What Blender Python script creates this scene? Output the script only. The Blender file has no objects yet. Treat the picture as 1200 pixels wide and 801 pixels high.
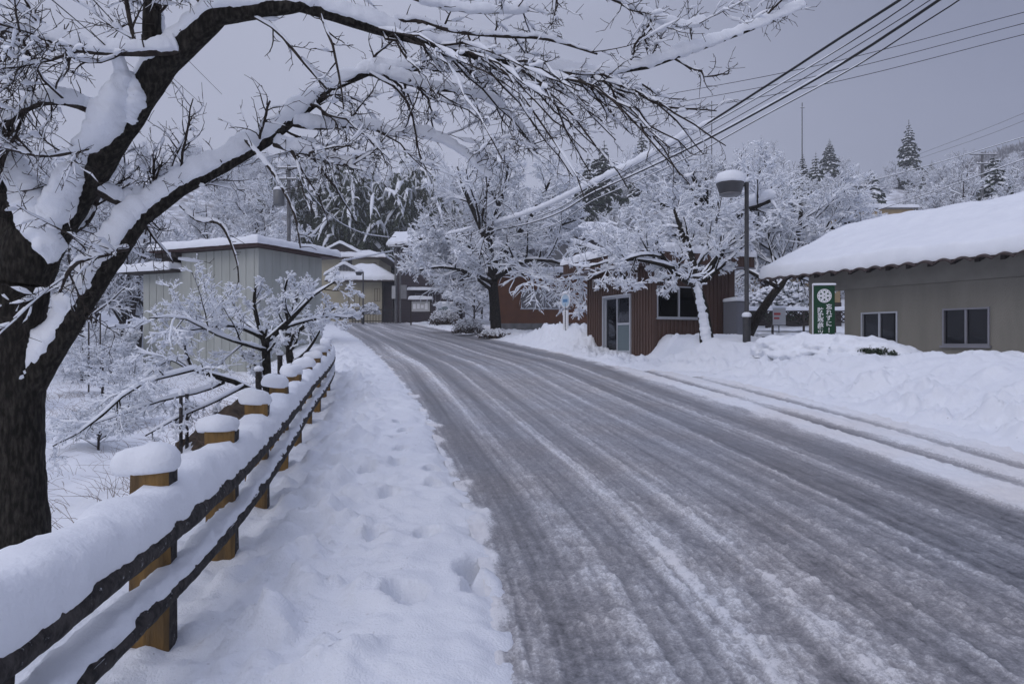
import bpy, math, random
import numpy as np
SC = bpy.context.scene
COL = SC.collection
CH, FP, CX, CY = 1.6, 800.0, 600.0, 400.0

def at(px, py, d):
    """photo pixel at a given distance -> world point"""
    return np.array([(px-CX)/FP*d, d, CH+(CY-py)/FP*d])

def sst(x):
    x = np.clip(x, 0, 1); return x*x*(3-2*x)

# ---------------------------------------------------------------- noise
_prng = np.random.RandomState(7)
_perm = np.concatenate([_prng.permutation(512)]*3)
_gang = _prng.rand(512)*2*np.pi
_gx, _gy = np.cos(_gang), np.sin(_gang)
def perlin(x, y):
    x = np.asarray(x, float); y = np.asarray(y, float)
    xi = np.floor(x).astype(int); yi = np.floor(y).astype(int)
    xf = x-xi; yf = y-yi
    def g(ix, iy, dx, dy):
        h = _perm[(_perm[ix & 511]+iy) & 511]
        return _gx[h]*dx+_gy[h]*dy
    u = xf**3*(xf*(xf*6-15)+10); v = yf**3*(yf*(yf*6-15)+10)
    a = g(xi, yi, xf, yf); b = g(xi+1, yi, xf-1, yf)
    c = g(xi, yi+1, xf, yf-1); d = g(xi+1, yi+1, xf-1, yf-1)
    return 1.5*((a+u*(b-a))+v*((c+u*(d-c))-(a+u*(b-a))))
def fbm(x, y, o=4, lac=2.1, gain=.5):
    s = 0; a = 1
    for i in range(o):
        s = s+a*perlin(x+17.3*i, y+9.1*i); x = x*lac; y = y*lac; a *= gain
    return s

# ---------------------------------------------------------------- materials
def newmat(name):
    m = bpy.data.materials.new(name); m.use_nodes = True
    nt = m.node_tree; return m, nt, nt.nodes['Principled BSDF']
def mat(name, c, rough=.7, c2=None, scale=6., detail=4, bump=0., bscale=30., metal=0., stretch=(1, 1, 1), spec=.4, coords='Object', thr=(.35, .65)):
    m, nt, b = newmat(name)
    b.inputs['Base Color'].default_value = (*c, 1); b.inputs['Roughness'].default_value = rough
    b.inputs['Metallic'].default_value = metal; b.inputs['Specular IOR Level'].default_value = spec
    if c2 or bump:
        tc = nt.nodes.new('ShaderNodeTexCoord'); mp = nt.nodes.new('ShaderNodeMapping')
        mp.inputs['Scale'].default_value = stretch
        nt.links.new(tc.outputs[coords], mp.inputs['Vector'])
    if c2:
        n = nt.nodes.new('ShaderNodeTexNoise'); n.inputs['Scale'].default_value = scale; n.inputs['Detail'].default_value = detail
        nt.links.new(mp.outputs[0], n.inputs['Vector'])
        r = nt.nodes.new('ShaderNodeValToRGB')
        r.color_ramp.elements[0].position = thr[0]; r.color_ramp.elements[0].color = (*c, 1)
        r.color_ramp.elements[1].position = thr[1]; r.color_ramp.elements[1].color = (*c2, 1)
        nt.links.new(n.outputs['Fac'], r.inputs[0]); nt.links.new(r.outputs[0], b.inputs['Base Color'])
    if bump:
        n = nt.nodes.new('ShaderNodeTexNoise'); n.inputs['Scale'].default_value = bscale; n.inputs['Detail'].default_value = 5
        nt.links.new(mp.outputs[0], n.inputs['Vector'])
        bp = nt.nodes.new('ShaderNodeBump'); bp.inputs['Strength'].default_value = bump; bp.inputs['Distance'].default_value = .02
        nt.links.new(n.outputs['Fac'], bp.inputs['Height']); nt.links.new(bp.outputs[0], b.inputs['Normal'])
    return m
M = {}
M['snow'] = mat('snow', (.85, .875, .92), .75, (.81, .835, .885), 3., bump=.35, bscale=40, spec=.2)
M['snow_twig'] = mat('twig snow', (.85, .875, .92), .8, spec=.15)
M['bark'] = mat('bark', (.015, .013, .011), .9, (.058, .052, .043), 42, detail=9, bump=1., bscale=60, stretch=(1, 1, .3), spec=.15, thr=(.42, .72))
M['twig'] = mat('twig bark', (.032, .026, .023), .9, (.06, .05, .043), 20, spec=.15)
M['bark_far'] = mat('far bark', (.045, .038, .036), .9, spec=.1)
M['post_cut'] = mat('cut timber', (.25, .145, .045), .8, (.11, .07, .032), 4, bump=.6, bscale=18, stretch=(3, 3, .6))
M['log'] = mat('weathered log', (.022, .02, .02), .85, (.065, .058, .055), 22, bump=1., bscale=35, spec=.25)
def snow_specks(m):
    nt = m.node_tree; b = nt.nodes['Principled BSDF']; src = b.inputs['Base Color'].links[0].from_socket
    tc = nt.nodes.new('ShaderNodeTexCoord'); n = nt.nodes.new('ShaderNodeTexNoise'); n.inputs['Scale'].default_value = 26; n.inputs['Roughness'].default_value = .75; n.inputs['Detail'].default_value = 6; nt.links.new(tc.outputs['Object'], n.inputs['Vector'])
    r = nt.nodes.new('ShaderNodeValToRGB'); r.color_ramp.elements[0].position = .62; r.color_ramp.elements[1].position = .76; nt.links.new(n.outputs['Fac'], r.inputs[0])
    x = nt.nodes.new('ShaderNodeMix'); x.data_type = 'RGBA'; x.inputs[7].default_value = (.8, .82, .86, 1); nt.links.new(r.outputs[0], x.inputs[0]); nt.links.new(src, x.inputs[6]); nt.links.new(x.outputs[2], b.inputs['Base Color'])
snow_specks(M['log'])
M['shed_wall'] = mat('pale ribbed sheet', (.42, .435, .405), .6, (.36, .375, .345), 2.5, stretch=(1, 1, .25))
M['shed_trim'] = mat('dark red trim', (.05, .022, .02), .6)
M['dark_wood'] = mat('dark timber', (.03, .024, .022), .8, (.05, .04, .035), 8)
M['hut_brown'] = mat('brown ribbed sheet', (.105, .062, .048), .6, (.080, .048, .038), 1.5, stretch=(1, 1, .3))
M['alu'] = mat('aluminium', (.50, .52, .56), .4, metal=.3)
M['alu_dark'] = mat('bronze frame', (.26, .26, .29), .45, metal=.3)
M['lamp_metal'] = mat('lamp post paint', (.035, .035, .038), .5, (.05, .05, .052), 9)
M['lamp_shade'] = mat('lamp head paint', (.06, .06, .065), .45)
M['lens'] = mat('lamp lens', (.16, .16, .165), .35)
M['stucco'] = mat('grey stucco', (.27, .255, .22), .9, (.205, .195, .17), 2.2, detail=8, bump=.6, bscale=90, stretch=(1, 1, .22), thr=(.35, .75))
M['stucco2'] = mat('grey stucco fascia', (.29, .275, .24), .9, (.235, .225, .20), 2.5, bump=.5, bscale=90)
M['tile'] = mat('dark clay tile', (.035, .024, .022), .5, (.06, .04, .036), 12)
M['green'] = mat('green banner cloth', (.009, .060, .027), .8, (.008, .05, .022), 3)
M['white'] = mat('white paint', (.78, .78, .80), .6)
M['cream'] = mat('cream plaster', (.46, .42, .31), .85, (.40, .365, .275), 1.2)
M['house_dark'] = mat('dark cladding', (.045, .035, .042), .7, (.06, .047, .053), 4, stretch=(.3, .3, 3))
M['grey_clad'] = mat('grey cladding', (.25, .25, .255), .7, (.20, .20, .21), 2)
M['orange_wall'] = mat('rust orange wall', (.175, .078, .042), .75, (.14, .064, .038), 2)
M['concrete'] = mat('concrete', (.24, .24, .24), .9, (.17, .17, .17), 3, bump=.3)
M['pole'] = mat('concrete pole', (.17, .17, .175), .85, (.12, .12, .125), 4)
M['steel'] = mat('grey steel', (.16, .165, .17), .5, metal=.4)
M['cable'] = mat('black cable', (.012, .012, .013), .6)
M['cabinet'] = mat('grey cabinet', (.20, .205, .23), .5)
M['blue'] = mat('sign blue', (.10, .24, .45), .5)
M['paleblue'] = mat('pale blue', (.45, .58, .70), .5)
M['red'] = mat('sign red', (.40, .05, .05), .5)
M['ink'] = mat('dark print', (.05, .05, .055), .6)
M['leaf'] = mat('dark evergreen leaf', (.014, .028, .014), .7, (.03, .045, .02), 9)
M['bamboo_leaf'] = mat('bamboo leaf', (.030, .043, .020), .65, (.055, .066, .032), 4)
M['culm'] = mat('bamboo culm', (.07, .09, .04), .6)
M['twig_brown'] = mat('brown twigs', (.075, .055, .045), .9)
M['straw'] = mat('dry grass', (.20, .14, .10), .9, (.13, .09, .07), 5)
M['soil'] = mat('bare earth', (.045, .032, .022), .95, (.09, .065, .045), 7, bump=1., bscale=14)
M['tan'] = mat('tan wall', (.40, .30, .17), .85, (.34, .26, .15), 2)
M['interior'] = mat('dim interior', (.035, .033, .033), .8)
M['bin'] = mat('bluish bin', (.16, .19, .22), .5)
M['van'] = mat('pale van paint', (.55, .58, .62), .3)
M['rubber'] = mat('tyre rubber', (.02, .02, .02), .8)
M['curtain'] = mat('pale cloth', (.5, .5, .5), .9)
def glass(name, tint, fac):
    m, nt, b = newmat(name); nt.nodes.remove(b)
    out = [n for n in nt.nodes if n.type == 'OUTPUT_MATERIAL'][0]
    t = nt.nodes.new('ShaderNodeBsdfTransparent'); t.inputs[0].default_value = (*tint, 1)
    g = nt.nodes.new('ShaderNodeBsdfGlossy'); g.inputs['Roughness'].default_value = .03; g.inputs[0].default_value = (.9, .93, 1, 1)
    mx = nt.nodes.new('ShaderNodeMixShader'); lw = nt.nodes.new('ShaderNodeLayerWeight'); lw.inputs[0].default_value = .5
    pw = nt.nodes.new('ShaderNodeMath'); pw.operation = 'POWER'; pw.inputs[1].default_value = 3.; nt.links.new(lw.outputs['Facing'], pw.inputs[0])
    ma_ = nt.nodes.new('ShaderNodeMath'); ma_.operation = 'MULTIPLY_ADD'; ma_.inputs[1].default_value = .2; ma_.inputs[2].default_value = fac; nt.links.new(pw.outputs[0], ma_.inputs[0]); nt.links.new(ma_.outputs[0], mx.inputs[0]); nt.links.new(t.outputs[0], mx.inputs[1]); nt.links.new(g.outputs[0], mx.inputs[2])
    nt.links.new(mx.outputs[0], out.inputs[0]); return m
M['glass'] = glass('window glass', (.5, .53, .55), .07)
M['glass_dark'] = glass('dim window glass', (.24, .24, .26), .045)
M['glass_frost'] = mat('frosted glass', (.13, .17, .185), .25)

# ---------------------------------------------------------------- object helpers
ORG = {}
def mesh_from(name, V, F4, F3, material, smooth, mats=None, mi=None):
    me = bpy.data.meshes.new(name)
    n4 = 0 if F4 is None else len(F4); n3 = 0 if F3 is None else len(F3)
    me.vertices.add(len(V)); me.vertices.foreach_set('co', np.ascontiguousarray(V, np.float32).ravel())
    li = []; tot = []
    if n4: li.append(np.asarray(F4, np.int32).ravel()); tot.append(np.full(n4, 4, np.int32))
    if n3: li.append(np.asarray(F3, np.int32).ravel()); tot.append(np.full(n3, 3, np.int32))
    li = np.concatenate(li); tot = np.concatenate(tot)
    me.loops.add(len(li)); me.loops.foreach_set('vertex_index', li)
    me.polygons.add(len(tot)); st = np.concatenate([[0], np.cumsum(tot)[:-1]]).astype(np.int32)
    me.polygons.foreach_set('loop_start', st); me.polygons.foreach_set('loop_total', tot)
    if mi is not None: me.polygons.foreach_set('material_index', np.asarray(mi, np.int32))
    me.polygons.foreach_set('use_smooth', np.full(len(tot), smooth))
    for m in (mats or [material]): me.materials.append(m)
    me.update(); me.validate(); return me
def link(name, me, parent=None):
    o = bpy.data.objects.new(name, me); COL.objects.link(o)
    if parent is not None: o.parent = parent
    return o
def root_of(o):
    while o.parent is not None: o = o.parent
    return o
def tag(o, label=None, cat=None, group=None, kind=None):
    if label: o['label'] = label
    if cat: o['category'] = cat
    if group: o['group'] = group
    if kind: o['kind'] = kind
    return o
def thing(name, loc, label, cat, group=None):
    o = bpy.data.objects.new(name, None); o.empty_display_size = .2; COL.objects.link(o)
    o.location = [float(v) for v in loc]; tag(o, label, cat, group); return o
def dup(root, loc, rz=0., sc=1., label=None, group=None):
    def cp(o, par):
        c = o.copy(); COL.objects.link(c); c.parent = par
        for ch in o.children: cp(ch, c)
        return c
    r = cp(root, None); r.location = [float(v) for v in loc]; r.rotation_euler = (0, 0, rz)
    r.scale = (sc, sc, sc) if not hasattr(sc, '__len__') else sc
    if label: r['label'] = label
    if group: r['group'] = group
    return r

class MB:
    def __init__(s): s.V = []; s.Q = []; s.T = []; s.n = 0; s.qm = []; s.tm = []; s.m = 0
    def add(s, V, Q=None, T=None):
        V = np.asarray(V, float).reshape(-1, 3); s.V.append(V)
        if Q is not None and len(Q): s.Q.append(np.asarray(Q, int).reshape(-1, 4)+s.n); s.qm += [s.m]*len(s.Q[-1])
        if T is not None and len(T): s.T.append(np.asarray(T, int).reshape(-1, 3)+s.n); s.tm += [s.m]*len(s.T[-1])
        s.n += len(V); return s
    def hexa(s, P):  # 8 points: bottom ring then top ring
        return s.add(P, [[3, 2, 1, 0], [4, 5, 6, 7], [0, 1, 5, 4], [1, 2, 6, 5], [2, 3, 7, 6], [3, 0, 4, 7]])
    def box(s, x0, x1, y0, y1, z0, z1, f=None):
        P = np.array([[x0, y0, z0], [x1, y0, z0], [x1, y1, z0], [x0, y1, z0], [x0, y0, z1], [x1, y0, z1], [x1, y1, z1], [x0, y1, z1]], float)
        if f is not None: P = f(P)
        return s.hexa(P)
    def grid(s, P):  # (a,b,3)
        a, b = P.shape[:2]
        i = np.arange(a*b).reshape(a, b)
        return s.add(P, np.stack([i[:-1, :-1], i[1:, :-1], i[1:, 1:], i[:-1, 1:]], -1).reshape(-1, 4))
    def tube(s, pts, rad, k=8, cap=True):
        pts = np.asarray(pts, float); rad = np.broadcast_to(np.asarray(rad, float), (len(pts),))
        V, Q = tubes(pts[None], rad[None], k)
        b = s.n; s.add(V, Q)
        if cap:
            n = len(pts)
            for base, rev in ((0, True), ((n-1)*k, False)):
                c = pts[0] if rev else pts[-1]
                ring = V[base:base+k]; idx = np.arange(k)
                T = np.stack([np.full(k, k), idx, (idx+1) % k], -1)
                if rev: T = T[:, [0, 2, 1]]
                s.add(np.vstack([ring, c]), None, T)
        return s
    def lathe(s, c, prof, k=20):
        prof = np.asarray(prof, float); a = np.arange(k)/k*2*np.pi
        P = np.stack([c[0]+prof[:, :1]*np.cos(a), c[1]+prof[:, :1]*np.sin(a), c[2]+prof[:, 1:]+0*a], -1)
        n = len(prof); i = np.arange(n*k).reshape(n, k); j = np.roll(i, -1, 1)
        return s.add(P, np.stack([i[:-1], j[:-1], j[1:], i[1:]], -1).reshape(-1, 4))
    def build(s, name, material, parent=None, smooth=False):
        V = np.vstack(s.V)
        if parent is not None:
            V = V-np.array(root_of(parent).location)
        mats = material if isinstance(material, (list, tuple)) else [material]
        me = mesh_from(name, V, np.vstack(s.Q) if s.Q else None, np.vstack(s.T) if s.T else None, None, smooth, mats, s.qm+s.tm)
        return link(name, me, parent)

def frames(pts):
    T = np.gradient(pts, axis=1); T /= np.linalg.norm(T, axis=-1, keepdims=True)+1e-9
    Z = np.array([0, 0, 1.]); S = np.cross(T, Z)
    l = np.linalg.norm(S, axis=-1, keepdims=True)
    alt = np.cross(T, np.array([0, 1., 0]))
    w = np.clip((l-.03)/.1, 0, 1)
    S = S*w+alt*(1-w); S /= np.linalg.norm(S, axis=-1, keepdims=True)+1e-9
    U = np.cross(S, T); return T, S, U
def tubes(pts, r, k, rough=0., rng=None):
    """pts (N,n,3), r (N,n) -> verts, quads"""
    N, n = pts.shape[:2]; T, S, U = frames(pts)
    a = np.arange(k)/k*2*np.pi
    rr = r[..., None]
    if rough: rr = rr*(1+rough*(rng.rand(N, n, k)-.5)*2)
    V = pts[:, :, None]+S[:, :, None]*(np.cos(a)*rr)[..., None]+U[:, :, None]*(np.sin(a)*rr)[..., None]
    i = np.arange(N*n*k).reshape(N, n, k); j = np.roll(i, -1, 2)
    Q = np.stack([i[:, :-1], j[:, :-1], j[:, 1:], i[:, 1:]], -1).reshape(-1, 4)
    return V.reshape(-1, 3), Q
def snow_tubes(pts, r, w, h, k, rng, jit=.35, steep=1.2, minf=.15, endtap=True):
    """snow lying on top of limbs; w half-width, h height arrays (N,n)"""
    N, n = pts.shape[:2]; T, S, U = frames(pts)
    hz = np.sqrt(np.clip(1-T[..., 2]**2, 0, 1))
    f = np.maximum(hz**steep, minf)
    m = 1+jit*(rng.rand(N, n)*2-1)
    if endtap:
        e = np.ones(n); e[0] = .55; e[-1] = .25; m = m*e
    W = (w*f*m)[..., None]; H = (h*f*m)[..., None]
    C = pts+U*(r*.35)[..., None]
    a = np.arange(k)/k*2*np.pi; ca = np.cos(a); sa = np.sin(a)
    up = np.where(sa > 0, sa, sa*.3)
    V = C[:, :, None]+S[:, :, None]*(ca*W)[..., None]+U[:, :, None]*(up*H)[..., None]
    i = np.arange(N*n*k).reshape(N, n, k); j = np.roll(i, -1, 2)
    Q = np.stack([i[:, :-1], j[:, :-1], j[:, 1:], i[:, 1:]], -1).reshape(-1, 4)
    return V.reshape(-1, 3), Q

def norm(v): return v/(np.linalg.norm(v, axis=-1, keepdims=True)+1e-9)
def spawn(rng, P, R, k, ratio, ang, n, wob, trop, t0=.2, t1=1., rr=.55, Lmin=0., Labs=None, bias=None, rmin=.004, tipfac=.5):
    """k side shoots from each polyline of P (N,m,3)"""
    N, m = P.shape[:2]
    seg = np.linalg.norm(np.diff(P, axis=1), axis=-1).sum(1)
    t = t0+(t1-t0)*((np.arange(k)+rng.rand(N, k))/k)
    f = np.clip(t*(m-1), 0, m-1.001); i = f.astype(int); fr = (f-i)[..., None]
    ii = np.arange(N)[:, None]
    p0 = P[ii, i]*(1-fr)+P[ii, i+1]*fr; tg = norm(P[ii, i+1]-P[ii, i])
    r0 = (R[ii, i]*(1-fr[..., 0])+R[ii, i+1]*fr[..., 0])*rr
    r0 = np.maximum(r0, rmin)
    rv = rng.normal(size=p0.shape)
    if bias is not None: rv = rv+np.asarray(bias)
    perp = norm(rv-(rv*tg).sum(-1, keepdims=True)*tg)
    a = np.radians(ang[0]+(ang[1]-ang[0])*rng.rand(N, k))[..., None]
    d = tg*np.cos(a)+perp*np.sin(a)
    if Labs is not None: L = Labs[0]+(Labs[1]-Labs[0])*rng.rand(N, k)
    else: L = np.maximum(seg[:, None]*ratio*(1-tipfac*t)*(.6+.7*rng.rand(N, k)), Lmin)
    p0 = p0.reshape(-1, 3); d = d.reshape(-1, 3); L = L.reshape(-1); r0 = r0.reshape(-1)
    out = [p0]
    for s in range(n-1):
        out.append(out[-1]+d*(L/(n-1))[:, None])
        d = norm(d+rng.normal(size=d.shape)*wob+np.array([0, 0, trop]))
    pts = np.stack(out, 1)
    tp = np.linspace(1, .3, n)
    return pts, np.maximum(r0[:, None]*tp, rmin*.6)
# ---------------------------------------------------------------- setting: road, snow ground
def curve(pts, ext0, ext1):
    p = np.array(pts, float); ys = np.arange(-40, 140, .1)
    xs = np.interp(ys, p[:, 0], p[:, 1]); lo = ys < p[0, 0]; xs[lo] = p[0, 1]+(ys[lo]-p[0, 0])*ext0
    hi = ys > p[-1, 0]; xs[hi] = p[-1, 1]+(ys[hi]-p[-1, 0])*ext1
    k = np.exp(-np.linspace(-2, 2, 41)**2); k /= k.sum()
    xp = np.pad(xs, 20, mode='edge'); xs = np.convolve(xp, k, 'valid')
    return lambda y: np.interp(y, ys, xs)
XL = curve([(1, .12), (3.4, .02), (5.57, -.31), (10.7, -1.36), (18.3, -3.25), (32, -7.0), (51, -12.6), (85, -22)], 0, -.28)
XR = curve([(1, 4.1), (5.3, 4.0), (8.5, 3.84), (13, 3.27), (19.7, 2.45), (26, 1.1), (32, -.4), (45.7, -4.1), (61, -8.3), (91, -16.6)], 0, -.28)
_xf = curve([(-5, -1.45), (.6, -1.52), (2.05, -1.60), (3.25, -1.68), (4.32, -1.82), (5.5, -2.05), (6.74, -2.29), (8, -2.56), (9.3, -2.82), (10.85, -3.1), (12.3, -3.4), (13.6, -3.68), (17, -4.6), (30, -8.3), (51, -14.3), (85, -24)], .2, -.28)
XF = _xf
def XE(y):  # edge of the snow covered strip on the right
    return XR(y)+1.35*sst((19-y)/5)
def base(x, y):
    y = np.asarray(y, float); return .05*np.minimum(y, 95)+.02*np.maximum(y-95, 0)*(y < 400)+.02*305*(y >= 400)
HU = norm(np.array([-.41, .912])); HW = np.array([HU[1], -HU[0]]); HC = np.array([4.33, 21.0])      # hut frame
BU = norm(np.array([-.51, 1.0])); BW = np.array([BU[1], -BU[0]]); BE = np.array([6.6, 17.8])        # low building frame (eave corner)
def hill(x, y):
    y0 = np.interp(x, [-90, -60, -30, -20, 6, 20, 40, 90], [50, 55, 78, 104, 104, 78, 62, 62])
    rise = np.clip(y-y0, 0, None)
    h = 58*(1-np.exp(-.46*rise/58))
    h = h*np.exp(-np.clip(y-260, 0, None)/400)
    return h
def bank(x, y):
    e = x-XE(y)
    B = np.interp(y, [-10, 4, 9, 13, 16, 18, 24, 25.5, 28, 31, 36, 60, 95], [.82, .82, .78, .62, .54, .72, .6, .8, 1.0, 1.15, 1.1, 1.0, .4])
    wd = np.interp(y, [0, 16, 24, 30, 60], [2.6, 2.3, 1.7, 1.4, 2.5])
    h = .10*sst(e/.3)+B*sst((e-.1)/wd)
    h = h-(B*.35)*sst((e-wd-.3)/2.5)*(y > 23)-.36*sst((e-wd-.2)/1.6)*sst((16-y)/2.5)
    dep = sst((4.75-x)/.7)*sst((y-16.8)/1.6)*sst((24.6-y)/1.0)
    h = h*(1-dep)+(.10+.02*np.sin(3*x))*dep*sst(e/.3)
    # under the hut
    q0 = x-HC[0]; q1 = y-HC[1]; u = q0*HU[0]+q1*HU[1]; w = q0*HW[0]+q1*HW[1]
    ins = sst((u+.05)/.1)*sst((4.0-u)/.1)*sst((w-.0)/.12)*sst((3.25-w)/.1)
    h = h*(1-ins)-.05*ins
    q0 = x-BE[0]; q1 = y-BE[1]; u = q0*BU[0]+q1*BU[1]; w = q0*BW[0]+q1*BW[1]
    ins = sst((-.8-u)/.1)*sst((u+14)/.2)*sst((w-.75)/.15)*sst((9-w)/.2)
    h = h*(1-ins)+.0*ins
    yard = sst((w-.2)/1.0)*sst((u+1.2)/1.5)        # yard behind the lamp: flat snow
    h = h*(1-.75*yard)
    return h
FOOT = [(467, 502), (475, 512), (461, 522), (470, 534), (466, 551), (506, 560), (507, 576), (457, 591), (466, 714), (481, 716), (559, 672), (549, 678), (557, 698), (440, 640), (500, 640), (430, 560), (445, 500), (425, 470), (432, 455)]
def ground_z(x, y, detail=True):
    x = np.asarray(x, float); y = np.asarray(y, float)
    z = base(x, y)+hill(x, y)
    ul = XL(y)-x; e = x-XE(y); f = XF(y)-x
    left = .085*sst(ul/.4+.2)+.04*sst((ul-1.)/.8)
    drop = 1.05*sst((f-.25)/3.2)*sst((46-y)/16)
    right = bank(x, y)
    z = z+np.where(ul > 0, left-drop, 0)+np.where(e > -.05, right, 0)
    inroad = (ul <= 0) & (e <= -.05)
    z = np.where(inroad, z-.14*sst(np.minimum(-ul, -e)/.12), z)
    far = sst((y-260)/200)*sst((x-60-.1*(y-260))/330)
    z = z+96*far
    if detail:
        near = np.exp(-np.clip(y-30, 0, None)/60)
        lump = fbm(x*1.3, y*1.3, 4)
        side = sst((ul+.0)/.5)
        fencey = np.exp(-((f+.55)/.55)**2)
        clod = np.clip(fbm(x*2.6+5, y*2.6, 4), -.1, 1)
        clod3 = np.clip(fbm(x*7+2, y*6, 4)-.05, 0, .8)
        z = z+np.where(ul > 0, (.022*lump*side+.15*clod*fencey*side+.07*clod3*side*(fencey+.12)+.014*fbm(x*6, y*6, 4)*side), 0)
        z = z-.13*np.exp(-((f+.02)/.34)**2)
        z = z+np.where(f > .2, .10*fbm(x*.8, y*.8, 4)*sst(f/2), 0)
        rb = sst(e/.7)
        clod2 = np.clip(fbm(x*1.9+31, y*1.9, 5), -.25, 1)
        z = z+np.where(e > 0, rb*(.08*fbm(x*.55, y*.55, 3)+.19*clod2*near*(.45+.55*np.exp(-((e-.9)/.8)**2))+.09*np.clip(fbm(x*5+9, y*5, 4), -.05, 1)*np.exp(-((e-.7)/1.0)**2)+.014*fbm(x*4, y*4, 3)), 0)
        edge = np.exp(-((ul-.12)/.2)**2)*.05*fbm(x*3, y*3, 4)
        z = z+np.where(ul > -.3, edge, 0)
        z = z+.25*fbm(x*.09, y*.09, 3)*sst((y-40)/60)+1.6*fbm(x*.03, y*.03, 3)*sst((y-100)/60)
        for px, py in FOOT:
            d = 1280/(py-360.); fx = (px-600)/800*d
            if px > 600: continue
            m = np.exp(-(((x-fx)/.065)**2+((y-d)/.12)**2)**3)
            z = z-.17*m+.02*np.exp(-(((x-fx)/.14)**2+((y-d)/.22)**2))
    return z
def axis(lo, hi, dlo, dhi, step, g):
    mid = np.arange(dlo, dhi, step); a = [dlo]; s = step
    while a[-1] > lo: s *= g; a.append(a[-1]-s)
    b = [dhi]; s = step
    while b[-1] < hi: s *= g; b.append(b[-1]+s)
    return np.concatenate([np.array(a[1:])[::-1], mid, np.array(b)])
xs = axis(-330, 470, -4.6, 8.2, .034, 1.035)
ys = [1.6]
while ys[-1] < 520: ys.append(ys[-1]+max(.02, .0058*ys[-1]+(0 if ys[-1] < 120 else .01*ys[-1])))
yb = [1.6]; s = .03
while yb[-1] > -60: s *= 1.15; yb.append(yb[-1]-s)
ys = np.concatenate([np.array(yb[1:])[::-1], np.array(ys)])
GX, GY = np.meshgrid(xs, ys, indexing='ij')
GZ = ground_z(GX, GY)
gm = MB(); gm.grid(np.stack([GX, GY, GZ], -1))
def ground_material():
    m, nt, b = newmat('snow ground'); N = nt.nodes; Lk = nt.links.new
    b.inputs['Roughness'].default_value = .75; b.inputs['Specular IOR Level'].default_value = .2
    tc = N.new('ShaderNodeTexCoord'); sp = N.new('ShaderNodeSeparateXYZ'); Lk(tc.outputs['Object'], sp.inputs[0])
    def noise(sc, det=5):
        n = N.new('ShaderNodeTexNoise'); n.inputs['Scale'].default_value = sc; n.inputs['Detail'].default_value = det
        Lk(tc.outputs['Object'], n.inputs['Vector']); return n
    def ramp(src, a, bb, ca=(0, 0, 0), cb=(1, 1, 1)):
        r = N.new('ShaderNodeValToRGB'); r.color_ramp.elements[0].position = a; r.color_ramp.elements[1].position = bb
        r.color_ramp.elements[0].color = (*ca, 1); r.color_ramp.elements[1].color = (*cb, 1); Lk(src, r.inputs[0]); return r
    def mix(f, a, bb):
        x = N.new('ShaderNodeMix'); x.data_type = 'RGBA'; Lk(f, x.inputs[0])
        for k, v in ((6, a), (7, bb)):
            if isinstance(v, tuple): x.inputs[k].default_value = (*v, 1)
            else: Lk(v, x.inputs[k])
        return x.outputs[2]
    def math_(op, a, bb):
        x = N.new('ShaderNodeMath'); x.operation = op
        for k, v in ((0, a), (1, bb)):
            if isinstance(v, (int, float)): x.inputs[k].default_value = v
            else: Lk(v, x.inputs[k])
        return x.outputs[0]
    snow = ramp(noise(1.6).outputs['Fac'], .3, .7, (.85, .875, .92), (.80, .825, .88)).outputs[0]
    # scattered bark crumbs and twig litter
    crumbs = ramp(noise(23., 3).outputs['Fac'], .70, .735).outputs[0]
    patch = ramp(noise(.9, 3).outputs['Fac'], .52, .62).outputs[0]
    c = mix(math_('MULTIPLY', math_('MULTIPLY', crumbs, patch), .6), snow, (.16, .13, .115))
    # brush showing through the snow on the far slopes
    mr = N.new('ShaderNodeMapRange'); mr.inputs[1].default_value = 70; mr.inputs[2].default_value = 110; Lk(sp.outputs['Y'], mr.inputs[0])
    br = ramp(noise(.55, 8).outputs['Fac'], .42, .62).outputs[0]
    c = mix(math_('MULTIPLY', math_('MULTIPLY', mr.outputs[0], br), .75), c, (.13, .115, .11))
    Lk(c, b.inputs['Base Color'])
    bp = N.new('ShaderNodeBump'); bp.inputs['Strength'].default_value = .5; bp.inputs['Distance'].default_value = .02
    bn = N.new('ShaderNodeMath'); bn.operation = 'ADD'; Lk(noise(22., 6).outputs['Fac'], bn.inputs[0]); Lk(noise(90., 3).outputs['Fac'], bn.inputs[1])
    Lk(bn.outputs[0], bp.inputs['Height']); Lk(bp.outputs[0], b.inputs['Normal'])
    return m
g_ob = gm.build('ground', ground_material(), None, True)
tag(g_ob, 'snow covered ground with a trodden path, ploughed banks and a wooded slope', kind='structure')

# road sheet
ry = [1.3]
while ry[-1] < 118: ry.append(ry[-1]+max(.014, .0045*ry[-1]))
yb = [1.3]; s = .03
while yb[-1] > -45: s *= 1.2; yb.append(yb[-1]-s)
ry = np.concatenate([np.array(yb[1:])[::-1], np.array(ry)])
NT = 330
tt = np.linspace(0, 1, NT)
A = XL(ry)-.1; Bq = XE(ry)+.25
RX = A[:, None]+(Bq-A)[:, None]*tt; RY = np.repeat(ry[:, None], NT, 1)
vlen = np.concatenate([[0], np.cumsum(np.hypot(np.diff((XL(ry)+XR(ry))/2), np.diff(ry)))])
RV = np.repeat(vlen[:, None], NT, 1)
RU = RX-XL(RY)                                    # metres from the left edge
RW = XR(RY)-XL(RY)
un = RU/RW*4.6                                    # tracks keep their share of the width
wob = .10*perlin(RV*.11, RV*0+3)
uu = un+wob
def gau(c, w): return np.exp(-((uu-c)/w)**2)
streak = .26*fbm(uu*1.7, RV*.05, 3)+.34*fbm(uu*5+9, RV*.07, 3)+.50*fbm(uu*15+4, RV*.12, 3)
clump = fbm(RX*5.2, RV*3.6, 5)
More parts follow.
